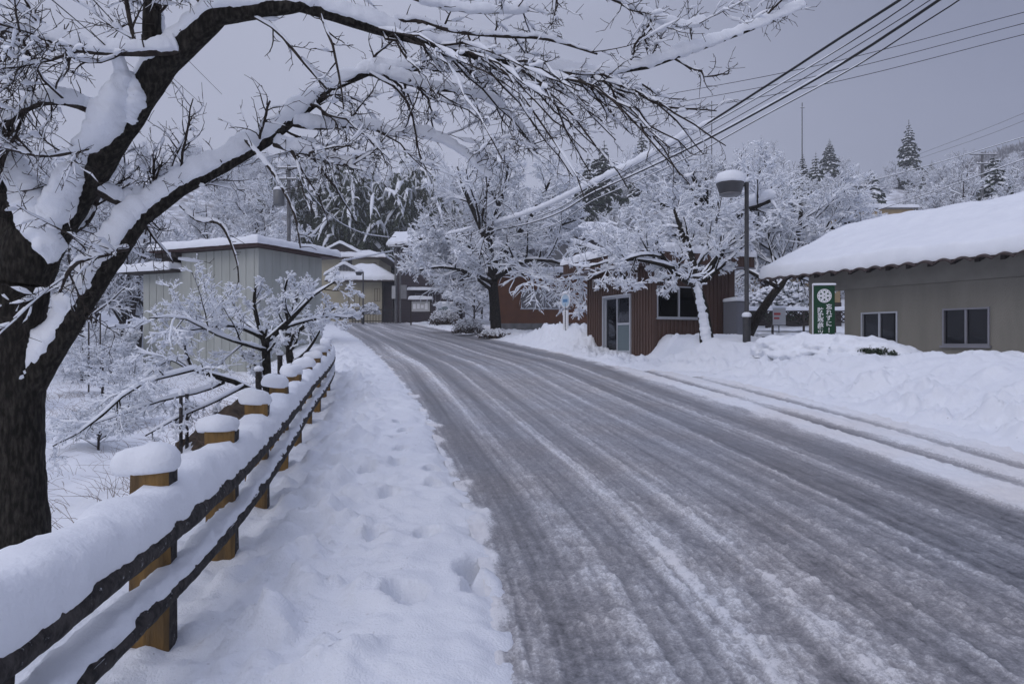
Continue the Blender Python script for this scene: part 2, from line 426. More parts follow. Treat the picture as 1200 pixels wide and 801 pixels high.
# slush: 0 bare wet asphalt ... 1 snow
fine = fbm(RX*19, RV*13, 4)
sl = .72+.32*streak+.07*clump+.10*fine
for c, w, a in ((.30, .15, -.34), (.95, .14, -.20), (1.55, .10, -.16), (2.25, .2, -.10), (2.9, .14, -.16), (3.45, .2, -.22), (4.15, .2, -.20)): sl += a*gau(c, w)
for c, w, a in ((.62, .07, .16), (1.22, .06, .22), (1.78, .07, .14), (2.62, .05, .22), (3.2, .04, .18), (3.85, .05, .16)): sl += a*gau(c, w)
nearf = sst((7.5-RY)/5); sl += .13*nearf*sst((3.2-uu)/2.2)+.10*clump*nearf+.12*fine*nearf
midf = sst((RY-14)/10); sl -= .08*midf*sst((uu-.3)/.4)
sl += .55*np.clip(fbm(uu*1.6+3, RV*.03, 2), 0, 1)*sst((RY-9)/12)-.06*sst((RY-9)/12)
sl -= .20*sst((uu-2.4)/1.6)*sst((10-RY)/5)*(.6+.8*perlin(uu*2, RV*.15))
sl = .555+(sl-.64)*.90
edgeL = sst((.17+.16*fbm(RX*2, RV*1.5, 3)-RU)/.34); sl = np.maximum(sl, edgeL*1.3)
strip = RX-XR(RY)
sw = sst((strip+.15+.12*fbm(RX*2, RV*.8, 3))/.3)
tr = np.zeros_like(strip)
for c, w, a in ((.50, .15, .95), (1.12, .15, .85)):
    tr = np.maximum(tr, a*np.exp(-((strip-c+.08*perlin(RV*.2, RV*0+c))/w)**2)*np.clip(.8+.6*perlin(RV*.35, RV*0+8*c), .15, 1.1))
sl = np.maximum(sl*(1-sw), 0)+sw*(1.3-tr*1.0)
rs = sst((strip)/.4)*sst((RY-20)/4)
sl = np.clip(sl, 0, 1.32)
RZ = base(RX, RY)+.008+np.clip(sl, 0, 1)*(.014+.005*np.clip(clump, -.6, 1)+.011*np.clip(fine, -.5, 1))+.006*streak
RZ += .03*np.clip(sl-.55, 0, .5)*(1+fbm(RX*7, RV*5, 3))
lug = np.sin(RV*2*np.pi/.075+np.sin(uu*40)*.6)
RZ += .0022*lug*np.clip(.75-sl, 0, 1)*sst((14-RY)/8)*(perlin(uu*3+2, RV*.12) > 0)
RZ += .03*sst((strip-.1)/.3)*(1-tr)
rm = MB(); rm.grid(np.stack([RX, RY, RZ], -1).transpose(1, 0, 2))
def road_material():
    m, nt, b = newmat('slushy road'); N = nt.nodes; Lk = nt.links.new
    at_ = N.new('ShaderNodeAttribute'); at_.attribute_name = 'slush'
    uv = N.new('ShaderNodeUVMap')
    tc = N.new('ShaderNodeTexCoord')
    mp = N.new('ShaderNodeMapping'); mp.inputs['Scale'].default_value = (14, .45, 1); Lk(uv.outputs[0], mp.inputs[0])
    n1 = N.new('ShaderNodeTexNoise'); n1.inputs['Scale'].default_value = 2.; n1.inputs['Detail'].default_value = 6; Lk(mp.outputs[0], n1.inputs['Vector'])
    n2 = N.new('ShaderNodeTexNoise'); n2.inputs['Scale'].default_value = 62; n2.inputs['Detail'].default_value = 6; Lk(tc.outputs['Object'], n2.inputs['Vector'])
    n2.inputs['Roughness'].default_value = .75
    n3 = N.new('ShaderNodeTexNoise'); n3.inputs['Scale'].default_value = .8; n3.inputs['Detail'].default_value = 3; Lk(tc.outputs['Object'], n3.inputs['Vector'])
    def ma(op, a, bb, cl=False):
        x = N.new('ShaderNodeMath'); x.operation = op; x.use_clamp = cl
        for k, v in ((0, a), (1, bb)):
            if isinstance(v, (int, float)): x.inputs[k].default_value = v
            else: Lk(v, x.inputs[k])
        return x.outputs[0]
    s = ma('ADD', at_.outputs['Fac'], ma('MULTIPLY', ma('SUBTRACT', n1.outputs['Fac'], .5), .5))
    s = ma('ADD', s, ma('MULTIPLY', ma('SUBTRACT', n2.outputs['Fac'], .5), 1.35), True)
    r = N.new('ShaderNodeValToRGB'); e = r.color_ramp.elements
    e[0].position = .05; e[0].color = (.074, .077, .09, 1); e[1].position = 1.0; e[1].color = (.80, .82, .86, 1)
    for p, c in ((.26, (.165, .17, .19)), (.48, (.265, .27, .295)), (.70, (.40, .405, .435)), (.90, (.62, .635, .67))):
        q = e.new(p); q.color = (*c, 1)
    Lk(s, r.inputs[0])
    tint = N.new('ShaderNodeMix'); tint.data_type = 'RGBA'; tint.blend_type = 'MULTIPLY'
    rr = N.new('ShaderNodeValToRGB'); rr.color_ramp.elements[0].position = .35; rr.color_ramp.elements[0].color = (1, 1, 1, 1); rr.color_ramp.elements[1].position = .65; rr.color_ramp.elements[1].color = (.96, .90, .84, 1)
    Lk(n3.outputs['Fac'], rr.inputs[0]); tint.inputs[0].default_value = .7; Lk(r.outputs[0], tint.inputs[6]); Lk(rr.outputs[0], tint.inputs[7])
    Lk(tint.outputs[2], b.inputs['Base Color'])
    ro = N.new('ShaderNodeMapRange'); ro.inputs[1].default_value = .1; ro.inputs[2].default_value = .6; ro.inputs[3].default_value = .30; ro.inputs[4].default_value = .72
    Lk(s, ro.inputs[0]); Lk(ro.outputs[0], b.inputs['Roughness']); b.inputs['Specular IOR Level'].default_value = .45
    bp = N.new('ShaderNodeBump'); bp.inputs['Strength'].default_value = 1.; bp.inputs['Distance'].default_value = .007
    Lk(ma('ADD', n2.outputs['Fac'], ma('MULTIPLY', n1.outputs['Fac'], .5)), bp.inputs['Height']); Lk(bp.outputs[0], b.inputs['Normal'])
    return m
r_ob = rm.build('road', road_material(), None, True)
me = r_ob.data
a_ = me.attributes.new('slush', 'FLOAT', 'POINT'); a_.data.foreach_set('value', sl.T.ravel().astype(np.float32))
uvl = me.uv_layers.new(name='UVMap'); li = np.empty(len(me.loops), np.int32); me.loops.foreach_get('vertex_index', li)
uvv = np.stack([RU.T.ravel(), RV.T.ravel()], -1)[li]; uvl.data.foreach_set('uv', uvv.ravel().astype(np.float32))
tag(r_ob, 'slushy wet road with tyre tracks climbing and curving left between the snow banks', kind='structure')
# ---------------------------------------------------------------- trees
def resample(p, n, smooth=True):
    p = np.asarray(p, float)
    if smooth and len(p) > 2:
        q = np.vstack([2*p[0]-p[1], p, 2*p[-1]-p[-2]]); out = []
        for i in range(1, len(q)-2):
            t = np.linspace(0, 1, 8, endpoint=False)[:, None]
            a, b, c, d = q[i-1], q[i], q[i+1], q[i+2]
            out.append(.5*((2*b)+(c-a)*t+(2*a-5*b+4*c-d)*t**2+(3*b-a-3*c+d)*t**3))
        p = np.vstack(out+[p[-1:]])
    s = np.concatenate([[0], np.cumsum(np.linalg.norm(np.diff(p[:, :3], axis=0), axis=1))])
    t = np.linspace(0, s[-1], n)
    return np.stack([np.interp(t, s, p[:, i]) for i in range(p.shape[1])], -1)

FAT = [1.]
def limb_px(L, n=14):
    """(px, py, d, radius px) -> world polyline + radius"""
    w = np.array([np.append(at(a, b, d), r*FAT[0]*d/FP) for a, b, d, r in L])
    return resample(w, n)

def big_cherry():
    rng = np.random.RandomState(11); d0 = 4.9
    root = thing('cherry_tree', at(26, 640, d0), 'large dark leafless tree with thick snowy limbs, nearest of all, beside the rail fence', 'tree')
    trunk = [(28, 690, d0, 37), (25, 640, d0, 35), (22, 560, d0, 32), (21, 470, d0, 31), (21, 400, d0, 31), (25, 340, d0, 33), (33, 300, d0, 37), (44, 276, d0, 33)]
    Mm = [(36, 300, d0, 34), (60, 262, d0, 30), (92, 215, 4.85, 27), (120, 178, 4.8, 24.5), (150, 135, 4.75, 21.5), (177, 94, 4.7, 20.5), (203, 58, 4.65, 19.5), (237, 27, 4.6, 17.5), (272, 8, 4.6, 14.5), (305, 0, 4.65, 11), (345, 4, 4.7, 9.5), (390, 15, 4.8, 9), (430, 29, 4.9, 8.5), (470, 42, 5.0, 8), (530, 57, 5.1, 6.5), (580, 68, 5.2, 5.2), (640, 81, 5.35, 4.5), (690, 89, 5.5, 4), (740, 82, 5.6, 3.9), (790, 68, 5.7, 3.4), (850, 45, 5.8, 2.8), (895, 28, 5.9, 2.2), (945, 5, 6, 1)]
    LF = [(30, 315, d0, 30), (16, 262, d0, 25), (2, 215, d0, 23), (-20, 160, d0, 20), (-60, 90, 4.9, 17)]
    ST = [(180, 96, 4.7, 13), (179, 50, 4.7, 13), (178, 15, 4.7, 12.5), (181, -40, 4.7, 11), (188, -120, 4.7, 8)]
    L2 = [(36, 450, d0, 20), (58, 415, d0, 18), (80, 380, 4.85, 16.5), (108, 335, 4.85, 15.5), (135, 298, 4.85, 14.5), (156, 264, 4.9, 13.5), (185, 236, 4.95, 12), (240, 205, 5.05, 10.5), (300, 172, 5.2, 9), (340, 142, 5.3, 7.6), (385, 105, 5.4, 6.4), (425, 84, 5.5, 5.5), (450, 81, 5.55, 4.4), (490, 80, 5.6, 3.6), (540, 82, 5.7, 2.8), (590, 96, 5.8, 1.6)]
    main = [Mm, LF, ST, L2,
      [(428, 84, 5.5, 4.5), (460, 91, 5.55, 4.2), (500, 103, 5.6, 3.2), (545, 108, 5.65, 2.7), (590, 128, 5.7, 2), (630, 180, 5.8, 1)],
      [(210, 58, 4.6, 7), (170, 61, 4.5, 6.4), (130, 60, 4.45, 5.6), (90, 57, 4.4, 5.6), (52, 43, 4.4, 5.2), (28, 37, 4.4, 5), (0, 33, 4.4, 4.2), (-45, 24, 4.4, 3)],
      [(118, 135, 4.75, 7), (90, 122, 4.65, 6), (62, 118, 4.6, 5.6), (40, 122, 4.6, 5.4), (17, 136, 4.6, 5), (4, 151, 4.6, 4.2), (-25, 170, 4.6, 3)],
      [(128, 168, 4.75, 4), (98, 174, 4.6, 3), (70, 181, 4.55, 2.8), (40, 181, 4.5, 2.6), (12, 174, 4.5, 2.2), (-25, 163, 4.5, 1.6)],
      [(104, 216, 4.85, 8), (128, 230, 4.9, 7), (148, 238, 4.95, 6.4), (172, 232, 5.0, 6.6), (192, 214, 5.05, 6), (216, 202, 5.1, 5), (246, 195, 5.2, 3.6), (272, 192, 5.3, 2)],
      [(342, 144, 5.3, 4.6), (370, 149, 5.35, 4.2), (402, 147, 5.4, 3.8), (432, 149, 5.45, 3.2), (462, 157, 5.5, 2.8), (505, 160, 5.55, 2.2), (540, 178, 5.6, 1.6), (575, 210, 5.7, .8)],
      [(322, 168, 5.25, 5), (346, 176, 5.2, 4.2), (372, 181, 5.2, 4.2), (398, 191, 5.2, 3.6), (415, 193, 5.2, 2.8)],
      [(62, 282, d0, 4), (92, 268, 5.1, 3.4), (106, 255, 5.15, 3.2), (113, 235, 5.2, 3.4), (117, 226, 5.0, 4)],
      [(150, 290, 4.85, 4), (122, 298, 4.7, 3.4), (95, 305, 4.65, 3.2), (80, 318, 4.65, 3), (70, 342, 4.65, 2)],
      [(445, 30, 4.95, 4), (480, 22, 5.0, 3.4), (530, 36, 5.1, 3), (590, 42, 5.2, 2.8), (640, 45, 5.3, 2.4), (700, 63, 5.4, 1.4)],
      [(520, -60, 5.2, 4), (640, -25, 5.3, 3.6), (715, -4, 5.4, 3.2), (762, 20, 5.5, 2.6), (800, 32, 5.6, 2), (830, 24, 5.6, 1)],
      [(245, 15, 4.6, 5), (231, -8, 4.6, 5), (222, -50, 4.6, 4)],
      [(305, 2, 4.65, 6), (380, -20, 4.8, 5), (450, -14, 4.9, 4.4), (505, 4, 5, 3), (560, 14, 5.1, 2.4), (620, 12, 5.2, 1.4)],
      [(285, 160, 5.15, 3), (300, 178, 5.0, 2.6), (322, 205, 4.9, 2.2), (345, 250, 4.9, 1.8), (352, 290, 4.9, 1)],
      [(212, 240, 5.0, 3), (232, 258, 4.95, 2.6), (258, 262, 4.9, 2), (276, 300, 4.9, 1.4), (280, 330, 4.9, .8)],
      [(160, 60, 4.5, 3), (148, 0, 4.5, 3), (150, -40, 4.4, 2)],
      [(60, 60, 4.4, 2.4), (42, 22, 4.4, 2.2), (24, -10, 4.4, 1.6), (10, -40, 4.4, 1)],
      [(23, 47, 4.4, 2.4), (34, 70, 4.4, 2.2), (44, 92, 4.4, 1.8)],
    ]
    FAT[0] = .82; P = [limb_px(L) for L in main]; FAT[0] = 1.
    # long hanging shoots
    hang = []
    for i in range(36):
        t = rng.rand(); x = 420+290*t; y = np.interp(x, [430, 470, 530, 580, 640, 690, 720], [30, 42, 57, 68, 81, 89, 86])
        d = np.interp(x, [430, 720], [4.9, 5.5]); dd = d+rng.uniform(-1.0, 1.2)
        dx = rng.uniform(60, 190); dy = rng.uniform(30, 150)*(1.1-.3*t)
        b = rng.uniform(.15, .5)
        hang.append([(x, y, d, 1.7), (x+dx*.35, y+dy*.35*b*1.6, d+(dd-d)*.4, 1.3), (x+dx*.7, y+dy*.68, d+(dd-d)*.75, 1.0), (x+dx, y+dy*1.15, dd, .6)])
    for i in range(7):
        x = rng.uniform(300, 520); y = np.interp(x, [300, 340, 385, 425, 520], [172, 142, 105, 84, 100]); d = np.interp(x, [300, 520], [5.2, 5.6])
        dx = rng.uniform(20, 110); dy = rng.uniform(50, 130); dd = d+rng.uniform(-.8, .8)
        hang.append([(x, y, d, 1.7), (x+dx*.45, y+dy*.2, d+(dd-d)*.4, 1.3), (x+dx*.8, y+dy*.6, d+(dd-d)*.75, 1.0), (x+dx, y+dy, dd, .6)])
    hang += [[(700, 90, 5.5, 1.5), (740, 108, 5.6, 1.3), (785, 132, 5.8, 1.1), (830, 140, 6, .7)], [(705, 90, 5.5, 1.4), (732, 126, 5.5, 1.2), (756, 148, 5.6, 1), (770, 168, 5.7, .6)],
             [(790, 68, 5.7, 1.6), (812, 82, 5.7, 1.4), (830, 92, 5.7, 1.1), (857, 89, 5.7, .7)], [(735, 82, 5.6, 1.8), (748, 52, 5.6, 1.5), (768, 30, 5.6, 1)], [(895, 28, 5.9, 1.5), (905, 10, 5.9, 1.2), (914, -10, 5.9, .8)], [(762, 20, 5.5, 1.8), (752, 45, 5.5, 1.2), (757, 60, 5.5, .8)]]
    H = [limb_px(L, 10) for L in hang]
    for q in H:
        q[1:, :3] += np.cumsum(rng.normal(size=(9, 3))*.016, 0)
    FAT[0] = .86; tb = MB(); tp = limb_px(trunk, 16); FAT[0] = 1.
    def rough_tube(q, k, am):
        n = len(q); s = np.concatenate([[0], np.cumsum(np.linalg.norm(np.diff(q[:, :3], axis=0), axis=1))])[:, None]; a = np.arange(k)[None]/k*2*np.pi
        T, S, U = frames(q[None, :, :3]); rr = q[:, 3:4]*(1+am*(fbm(s*3+np.cos(a)*1.2, np.sin(a)*1.2+s, 3)+.6*perlin(np.cos(a)*5+s*9, np.sin(a)*5+s*4)))
        V = q[:, None, :3]+S[0][:, None]*(np.cos(a)*rr)[..., None]+U[0][:, None]*(np.sin(a)*rr)[..., None]
        i = np.arange(n*k).reshape(n, k); j = np.roll(i, -1, 1); tb.add(V.reshape(-1, 3), np.stack([i[:-1], j[:-1], j[1:], i[1:]], -1).reshape(-1, 4))
    rough_tube(resample(tp, 110, False), 46, .07)
    for L in P[:4]: rough_tube(resample(L, 200, False), 30, .08)
    tro = tb.build('trunk', M['bark'], root, True)
    bb = MB(); sn = MB()
    for L in P[4:]:
        q = resample(L, 26, False); V, Q = tubes(q[None, :, :3], q[None, :, 3], 8, .08, rng); bb.add(V, Q)
    def limb_snow(L, w, h, n=110, steep=.9, k=16, minf=.1):
        q = resample(L, n, False); r = q[:, 3]
        s = np.concatenate([[0], np.cumsum(np.linalg.norm(np.diff(q[:, :3], axis=0), axis=1))])*4.5+rng.rand()*90
        m = 1+.30*perlin(s, s*0+3.3)+.16*perlin(s*2.7, s*0+8.8)
        V, Q = snow_tubes(q[None, :, :3], r[None], (r*w[0]+w[1])[None]*m, (r*h[0]+h[1])[None]*m, k, rng, .05, steep, minf)
        V = V+.009*np.stack([fbm(V[:, 0]*10+k_*5, V[:, 2]*10+V[:, 1]*7, 4) for k_ in range(3)], -1)
        sn.add(V, Q)
    for i, L in enumerate(P):
        if i == 1: limb_snow(L, (.8, 0), (.9, .03), steep=1.2)
        elif i == 2: limb_snow(L, (1.05, 0), (.9, .05), steep=.2, minf=.8)
        elif i == 3: limb_snow(L, (1.08, .012), (1.45, .045), 260, steep=.1, minf=.9); q = resample(L, 200, False)[:130]; s = np.arange(130)*.06; T_, S_, U_ = frames(q[None, :, :3]); c_ = q[:, :3]+U_[0]*q[:, 3:4]*.42+np.array([0, -1., 0])*q[:, 3:4]*.3; V, Q = tubes(c_[None], (q[:, 3]*(.86+.16*perlin(s*2, s*0+1)+.10*perlin(s*7, s*0+5))*np.clip(np.arange(130)/8, .2, 1))[None], 24); V = V+.009*np.stack([fbm(V[:, 0]*12+k_*5, V[:, 2]*12, 4) for k_ in range(3)], -1); sn.add(V, Q)
        elif i == 0: limb_snow(L, (.95, .012), (.8, .065), 320, steep=.5, minf=.3)
        elif L[:, 3].max() < .021: limb_snow(L, (.9, .006), (.8, .019))
        else: limb_snow(L, (.95, .02), (.9, .06))
    # big pads of snow caught in the forks
    for L in ([(14, 170, 4.74, 8), (26, 215, 4.74, 17), (42, 252, 4.74, 22), (58, 284, 4.74, 17), (64, 306, 4.76, 5)], [(102, 172, 4.7, 8), (80, 212, 4.7, 16), (60, 250, 4.72, 18), (46, 280, 4.74, 6)],
              [(137, 44, 4.5, 3), (141, 74, 4.56, 7), (140, 100, 4.6, 14), (129, 130, 4.62, 20), (112, 156, 4.64, 17), (86, 180, 4.68, 5)], [(150, 84, 4.63, 6), (157, 112, 4.65, 12), (148, 146, 4.67, 7)]):
        q = limb_px(L, 60); V, Q = tubes(q[None, :, :3], q[None, :, 3]*(1+.16*perlin(np.arange(60)*.2, np.arange(60)*0.))[None], 30); dV = .022*np.stack([fbm(V[:, 0]*7+k_*5, V[:, 2]*7, 4) for k_ in range(3)], -1); sn.add(V+dV, Q)
    A4 = np.stack([q[:, :3] for q in P]); R4 = np.stack([q[:, 3] for q in P])
    AH = np.stack([q[:, :3] for q in H]); RH = np.stack([q[:, 3] for q in H])
    V, Q = tubes(AH, RH, 6, .15, rng); bb.add(V, Q)
    for q0 in range(0, 8, 2):
        mk = rng.rand(len(AH)) < .75; V, Q = snow_tubes(AH[mk, q0:q0+3], RH[mk, q0:q0+3], RH[mk, q0:q0+3]*0+.015, RH[mk, q0:q0+3]*0+.030, 7, rng, .6, 1.3, .2); sn.add(V, Q)
    # side branches > twigs > spurs
    cL, rL = spawn(rng, A4[3:4], R4[3:4], 9, 0, (30, 75), 8, .12, .03, .5, 1, .5, Labs=(.25, .6), rmin=.005)
    msk = [j for j in range(4, len(A4)) if j not in (17, 18)]
    c1, r1 = spawn(rng, A4[msk], R4[msk], 11, 0, (30, 75), 8, .13, .02, .15, 1, .5, Labs=(.25, .8), rmin=.005)
    cM, rM = spawn(rng, A4[:3], R4[:3], 10, 0, (35, 80), 8, .13, .0, .3, 1, .35, Labs=(.3, .9), rmin=.005)
    c1 = np.vstack([c1, cM, cL]); r1 = np.minimum(np.vstack([r1, rM, rL]), .010)
    keep = rng.rand(len(c1)) < .8; c1, r1 = c1[keep], r1[keep]
    V, Q = tubes(c1, r1, 5, .15, rng); bb.add(V, Q)
    for q0 in (0, 2, 4):
        kk = rng.rand(len(c1)) < .6
        V, Q = snow_tubes(c1[kk, q0:q0+4], r1[kk, q0:q0+4], r1[kk, q0:q0+4]*.8+.008, r1[kk, q0:q0+4]*.8+.016, 8, rng, .55, 1.6, .08); sn.add(V, Q)
    def twigs(Pq, Rq, k, L, trop=0.):
        c2, r2 = spawn(rng, Pq, Rq, k, 0, (28, 60), 6, .20, trop, .1, 1, .6, Labs=L, rmin=.0032)
        r2 = np.minimum(r2, .006)
        V, Q = tubes(c2, r2, 4, .2, rng); bb.add(V, Q)
        m = rng.rand(len(c2)) < .7
        V, Q = snow_tubes(c2[m, 1:5], r2[m, 1:5], r2[m, 1:5]*0+.011, r2[m, 1:5]*0+.021, 6, rng, .7, 1.6, .1); sn.add(V, Q)
        c3, r3 = spawn(rng, c2, r2, 4, 0, (35, 80), 3, .15, .02, .15, 1, .8, Labs=(.02, .10), rmin=.003)
        V, Q = tubes(c3, r3, 3); bb.add(V, Q)
        return c2
    twigs(c1, r1, 8, (.10, .34)); twigs(AH, RH, 9, (.06, .26)); 
    sp, rp = spawn(rng, A4[3:], R4[3:], 14, 0, (55, 90), 4, .12, .02, .1, 1, .3, Labs=(.04, .18), rmin=.0034, bias=(0, 0, .6))
    V, Q = tubes(sp, np.minimum(rp, .005), 4); bb.add(V, Q)
    bb.build('branches', M['twig'], tro, True)
    sn.build('snow', M['snow'], root, True)['kind'] = 'stuff'
    return root
big_cherry()

def tree_meshes(name, label, trunk_lists, rng, loc, k=(7, 8, 8, 5), L=(.9, .55, .45, .4), rs=(.5, .5, .55), ang=((30, 70), (30, 70), (25, 60), (25, 60)), snow=(.030, .045), tsnow=(.012, .02), wob=.10, trop=(.04, .02, 0., 0.), group=None, cat='tree', thin=None, barkm='bark', kname='snowy_tree', rmin=(.02, .009, .0045, .0035), minf=.25, bias0=None, t0=.25, plaster=False, extra=None):
    """trunk_lists: list of (n,4) polylines in world coordinates."""
    root = thing(kname, loc, label, cat, group)
    P0 = np.stack([resample(q, 10) for q in trunk_lists]); R0 = P0[..., 3]; P0 = P0[..., :3]
    lv = [(P0, R0)]
    for i, kk in enumerate(k):
        pr, rr_ = lv[-1]
        if i == 0 and plaster: pr, rr_ = pr[1:], rr_[1:]
        n = (8, 7, 5, 4)[i] if i < 4 else 4
        c, r = spawn(rng, pr, rr_, kk, L[i], ang[i], n, wob, trop[i], t0 if i == 0 else .18, 1, rs[min(i, 2)], rmin=rmin[i], bias=bias0 if i == 0 else None)
        lv.append((c, r))
    tb = MB(); bb = MB(); sn = MB()
    for i, (p, r) in enumerate(lv):
        kk = (12, 7, 5, 4, 3)[i]
        V, Q = tubes(p, r, kk, .1 if i < 2 else 0, rng); (tb if i < 1 else bb).add(V, Q)
        if i == 0:
            V, Q = snow_tubes(p, r, r*.85+.01, r*.75+.03, 9, rng, .2, 1.0, .35)
        else:
            w = (snow[0], snow[0]*.8, tsnow[0]*1.2, tsnow[0])[i-1]; h = (snow[1], snow[1]*.8, tsnow[1]*1.15, tsnow[1])[i-1]
            m = rng.rand(len(p)) < .97
            V, Q = snow_tubes(p[m], r[m], r[m]*1.0+w, r[m]*.7+h, (9, 7, 6, 5, 5)[i], rng, .24, 1.1, minf)
        sn.add(V, Q)
    if extra is not None:
        q = resample(world_line(extra), 40); V, Q = tubes(q[None, :, :3], q[None, :, 3], 14); V = V+.05*np.stack([fbm(V[:, 0]*3+k_*5, V[:, 2]*3, 3) for k_ in range(3)], -1); sn.add(V, Q)
    if plaster:   # snow blown against the trunk
        q = resample(np.concatenate([P0[0], R0[0][:, None]], 1), 90, False); s = np.arange(90)*.12; md = np.clip(.9+.3*fbm(s, s*0+2, 3), .6, 1.1)
        c = q[:, :3]+np.array([-.25, -.62, .1])*q[:, 3:4]*.75; V, Q = tubes(c[None], (q[:, 3]*.82*md)[None], 18); V = V+.02*np.stack([fbm(V[:, 0]*9+k_*5, V[:, 2]*9, 3) for k_ in range(3)], -1); sn.add(V, Q)
    t = tb.build('trunk', M[barkm], root, True); bb.build('branches', M[barkm], t, True); sn.build('snow', M['snow_twig'], root, True)['kind'] = 'stuff'
    return root
def world_line(L):  # px list -> (n,4)
    return np.array([np.append(at(a, b, d), r*d/FP) for a, b, d, r in L])

# tree in the middle, by the bend
rng = np.random.RandomState(3)
TA = [[(582, 400, 38, 6.5), (580, 360, 38, 6), (577, 325, 38, 5.6), (574, 296, 37.8, 4.5), (562, 262, 37.5, 3.4), (545, 225, 37, 2.2), (536, 195, 37, 1)],
      [(576, 318, 38, 4), (592, 292, 37, 3.8), (612, 268, 36, 3), (632, 236, 35.5, 2.2), (648, 205, 35, 1)],
      [(577, 328, 38, 3.5), (610, 306, 36, 3), (640, 304, 35, 2.2), (668, 312, 34, 1.6), (690, 326, 33.5, .8)],
      [(574, 300, 38, 3.5), (545, 285, 37, 2.8), (515, 278, 36, 2), (490, 280, 35.5, 1)],
      [(575, 300, 38, 3.5), (578, 262, 39, 3), (590, 225, 40, 2), (596, 190, 40, 1)],
      [(577, 330, 38, 3), (548, 318, 36, 2.4), (516, 312, 35, 1.6), (492, 316, 34.5, .8)],
      [(592, 292, 37, 2.6), (625, 278, 36.5, 2.2), (660, 262, 36, 1.5), (684, 255, 36, .8)]]
tree_meshes('a', 'broad snow laden tree with a black trunk standing on the bank at the road bend', [world_line(q) for q in TA], rng, at(582, 396, 38), k=(11, 10, 7, 2), L=(.5, .55, .65, .85), snow=(.055, .085), tsnow=(.026, .042), trop=(.05, .01, -.01, -.02), rmin=(.03, .017, .011, .009), kname='cherry_tree')
rng = np.random.RandomState(5)
TB = [[(834, 418, 17.6, 8.5), (829, 402, 17.6, 8), (826, 380, 17.6, 7.5), (823, 362, 17.6, 7), (819, 344, 17.6, 6.4), (814, 330, 17.6, 5.2)],
      [(815, 334, 17.6, 4.5), (795, 322, 17, 3.6), (776, 300, 16.6, 2.8), (768, 280, 16.5, 1.4)],
      [(815, 334, 17.6, 3.8), (790, 314, 16.8, 3.2), (752, 304, 16.2, 2.4), (722, 304, 16, 1.7), (692, 312, 15.8, 1)],
      [(816, 332, 17.6, 4.5), (812, 305, 18, 3.8), (800, 275, 18.4, 3), (790, 245, 18.6, 1.4)],
      [(817, 332, 17.6, 4.5), (835, 308, 17.8, 3.8), (858, 282, 18, 3), (872, 262, 18, 1.8)],
      [(817, 334, 17.6, 3.0), (840, 316, 17.6, 2.4), (866, 292, 17.8, 1.8), (888, 270, 18, 1)],
      [(812, 318, 17.8, 3), (828, 290, 19, 2.4), (838, 262, 19.5, 1.8), (842, 235, 20, 1)],
      [(776, 300, 16.6, 2.2), (752, 298, 16, 2), (725, 310, 15.7, 2.4), (735, 330, 15.6, 1.6)]]
tree_meshes('b', 'small leaning tree with a snow plastered trunk in front of the brown ribbed hut', [world_line(q) for q in TB], rng, at(832, 412, 17.6), k=(9, 8, 6, 2), L=(.42, .52, .65, .9), snow=(.028, .048), tsnow=(.0125, .022), trop=(.08, .03, 0, -.01), rmin=(.014, .008, .0055, .0045), kname='cherry_tree', minf=.35, plaster=True)
rng = np.random.RandomState(6)
TC = [[(876, 395, 24, 5.2), (888, 370, 24, 4.9), (905, 345, 24, 4.6), (920, 325, 24.5, 4.2), (930, 300, 25.5, 3.4), (936, 270, 26.5, 3), (940, 240, 27, 1.4)],
      [(920, 326, 24.5, 4), (905, 292, 26, 3.2), (890, 265, 27, 2.4), (868, 248, 27.5, 1.2)],
      [(932, 298, 25.5, 3.2), (960, 275, 26.5, 2.6), (985, 262, 27, 2), (1012, 256, 27, 1)],
      [(928, 305, 25, 3), (955, 292, 24.5, 2.4), (985, 280, 24.5, 1.8), (1005, 280, 24.5, 1)],
      [(912, 336, 24, 3), (880, 318, 25, 2.6), (850, 300, 26, 1.8), (820, 285, 27, 1)]]
tree_meshes('c', 'leaning dark tree with snow along its slanting trunk behind the street lamp', [world_line(q) for q in TC], rng, at(876, 398, 24), k=(11, 9, 7, 2), L=(.5, .55, .65, .85), snow=(.04, .065), tsnow=(.018, .03), trop=(.05, .0, -.02, -.03), rmin=(.02, .012, .009, .007), kname='cherry_tree')
# heavy snow covered stub of a limb seen over the hut
rng = np.random.RandomState(8)
TD = [[(846, 330, 29, 8), (846, 300, 29, 7.5), (842, 275, 29, 7), (832, 250, 29.4, 5), (820, 222, 30, 3.4), (806, 195, 30, 1.4)],
      [(844, 280, 29, 4), (856, 256, 27.2, 4), (872, 246, 25.8, 4), (892, 238, 24.6, 3.5), (904, 234, 24.2, 2.5)],
      [(842, 275, 29, 4), (810, 255, 28.5, 3), (780, 240, 28, 2.2), (752, 232, 28, 1.2)],
      [(838, 262, 29, 3.4), (860, 232, 29.6, 2.6), (885, 205, 30, 1.8), (905, 190, 30, .8)],
      [(842, 285, 29, 3.4), (812, 278, 27.5, 2.6), (775, 272, 27, 2), (735, 268, 27, 1)],
      [(825, 235, 29.8, 3), (790, 212, 30, 2.2), (760, 200, 30.5, 1.6), (735, 195, 31, .8)],
      [(832, 250, 29.6, 3), (845, 220, 30, 2.4), (850, 195, 30, 1)]]
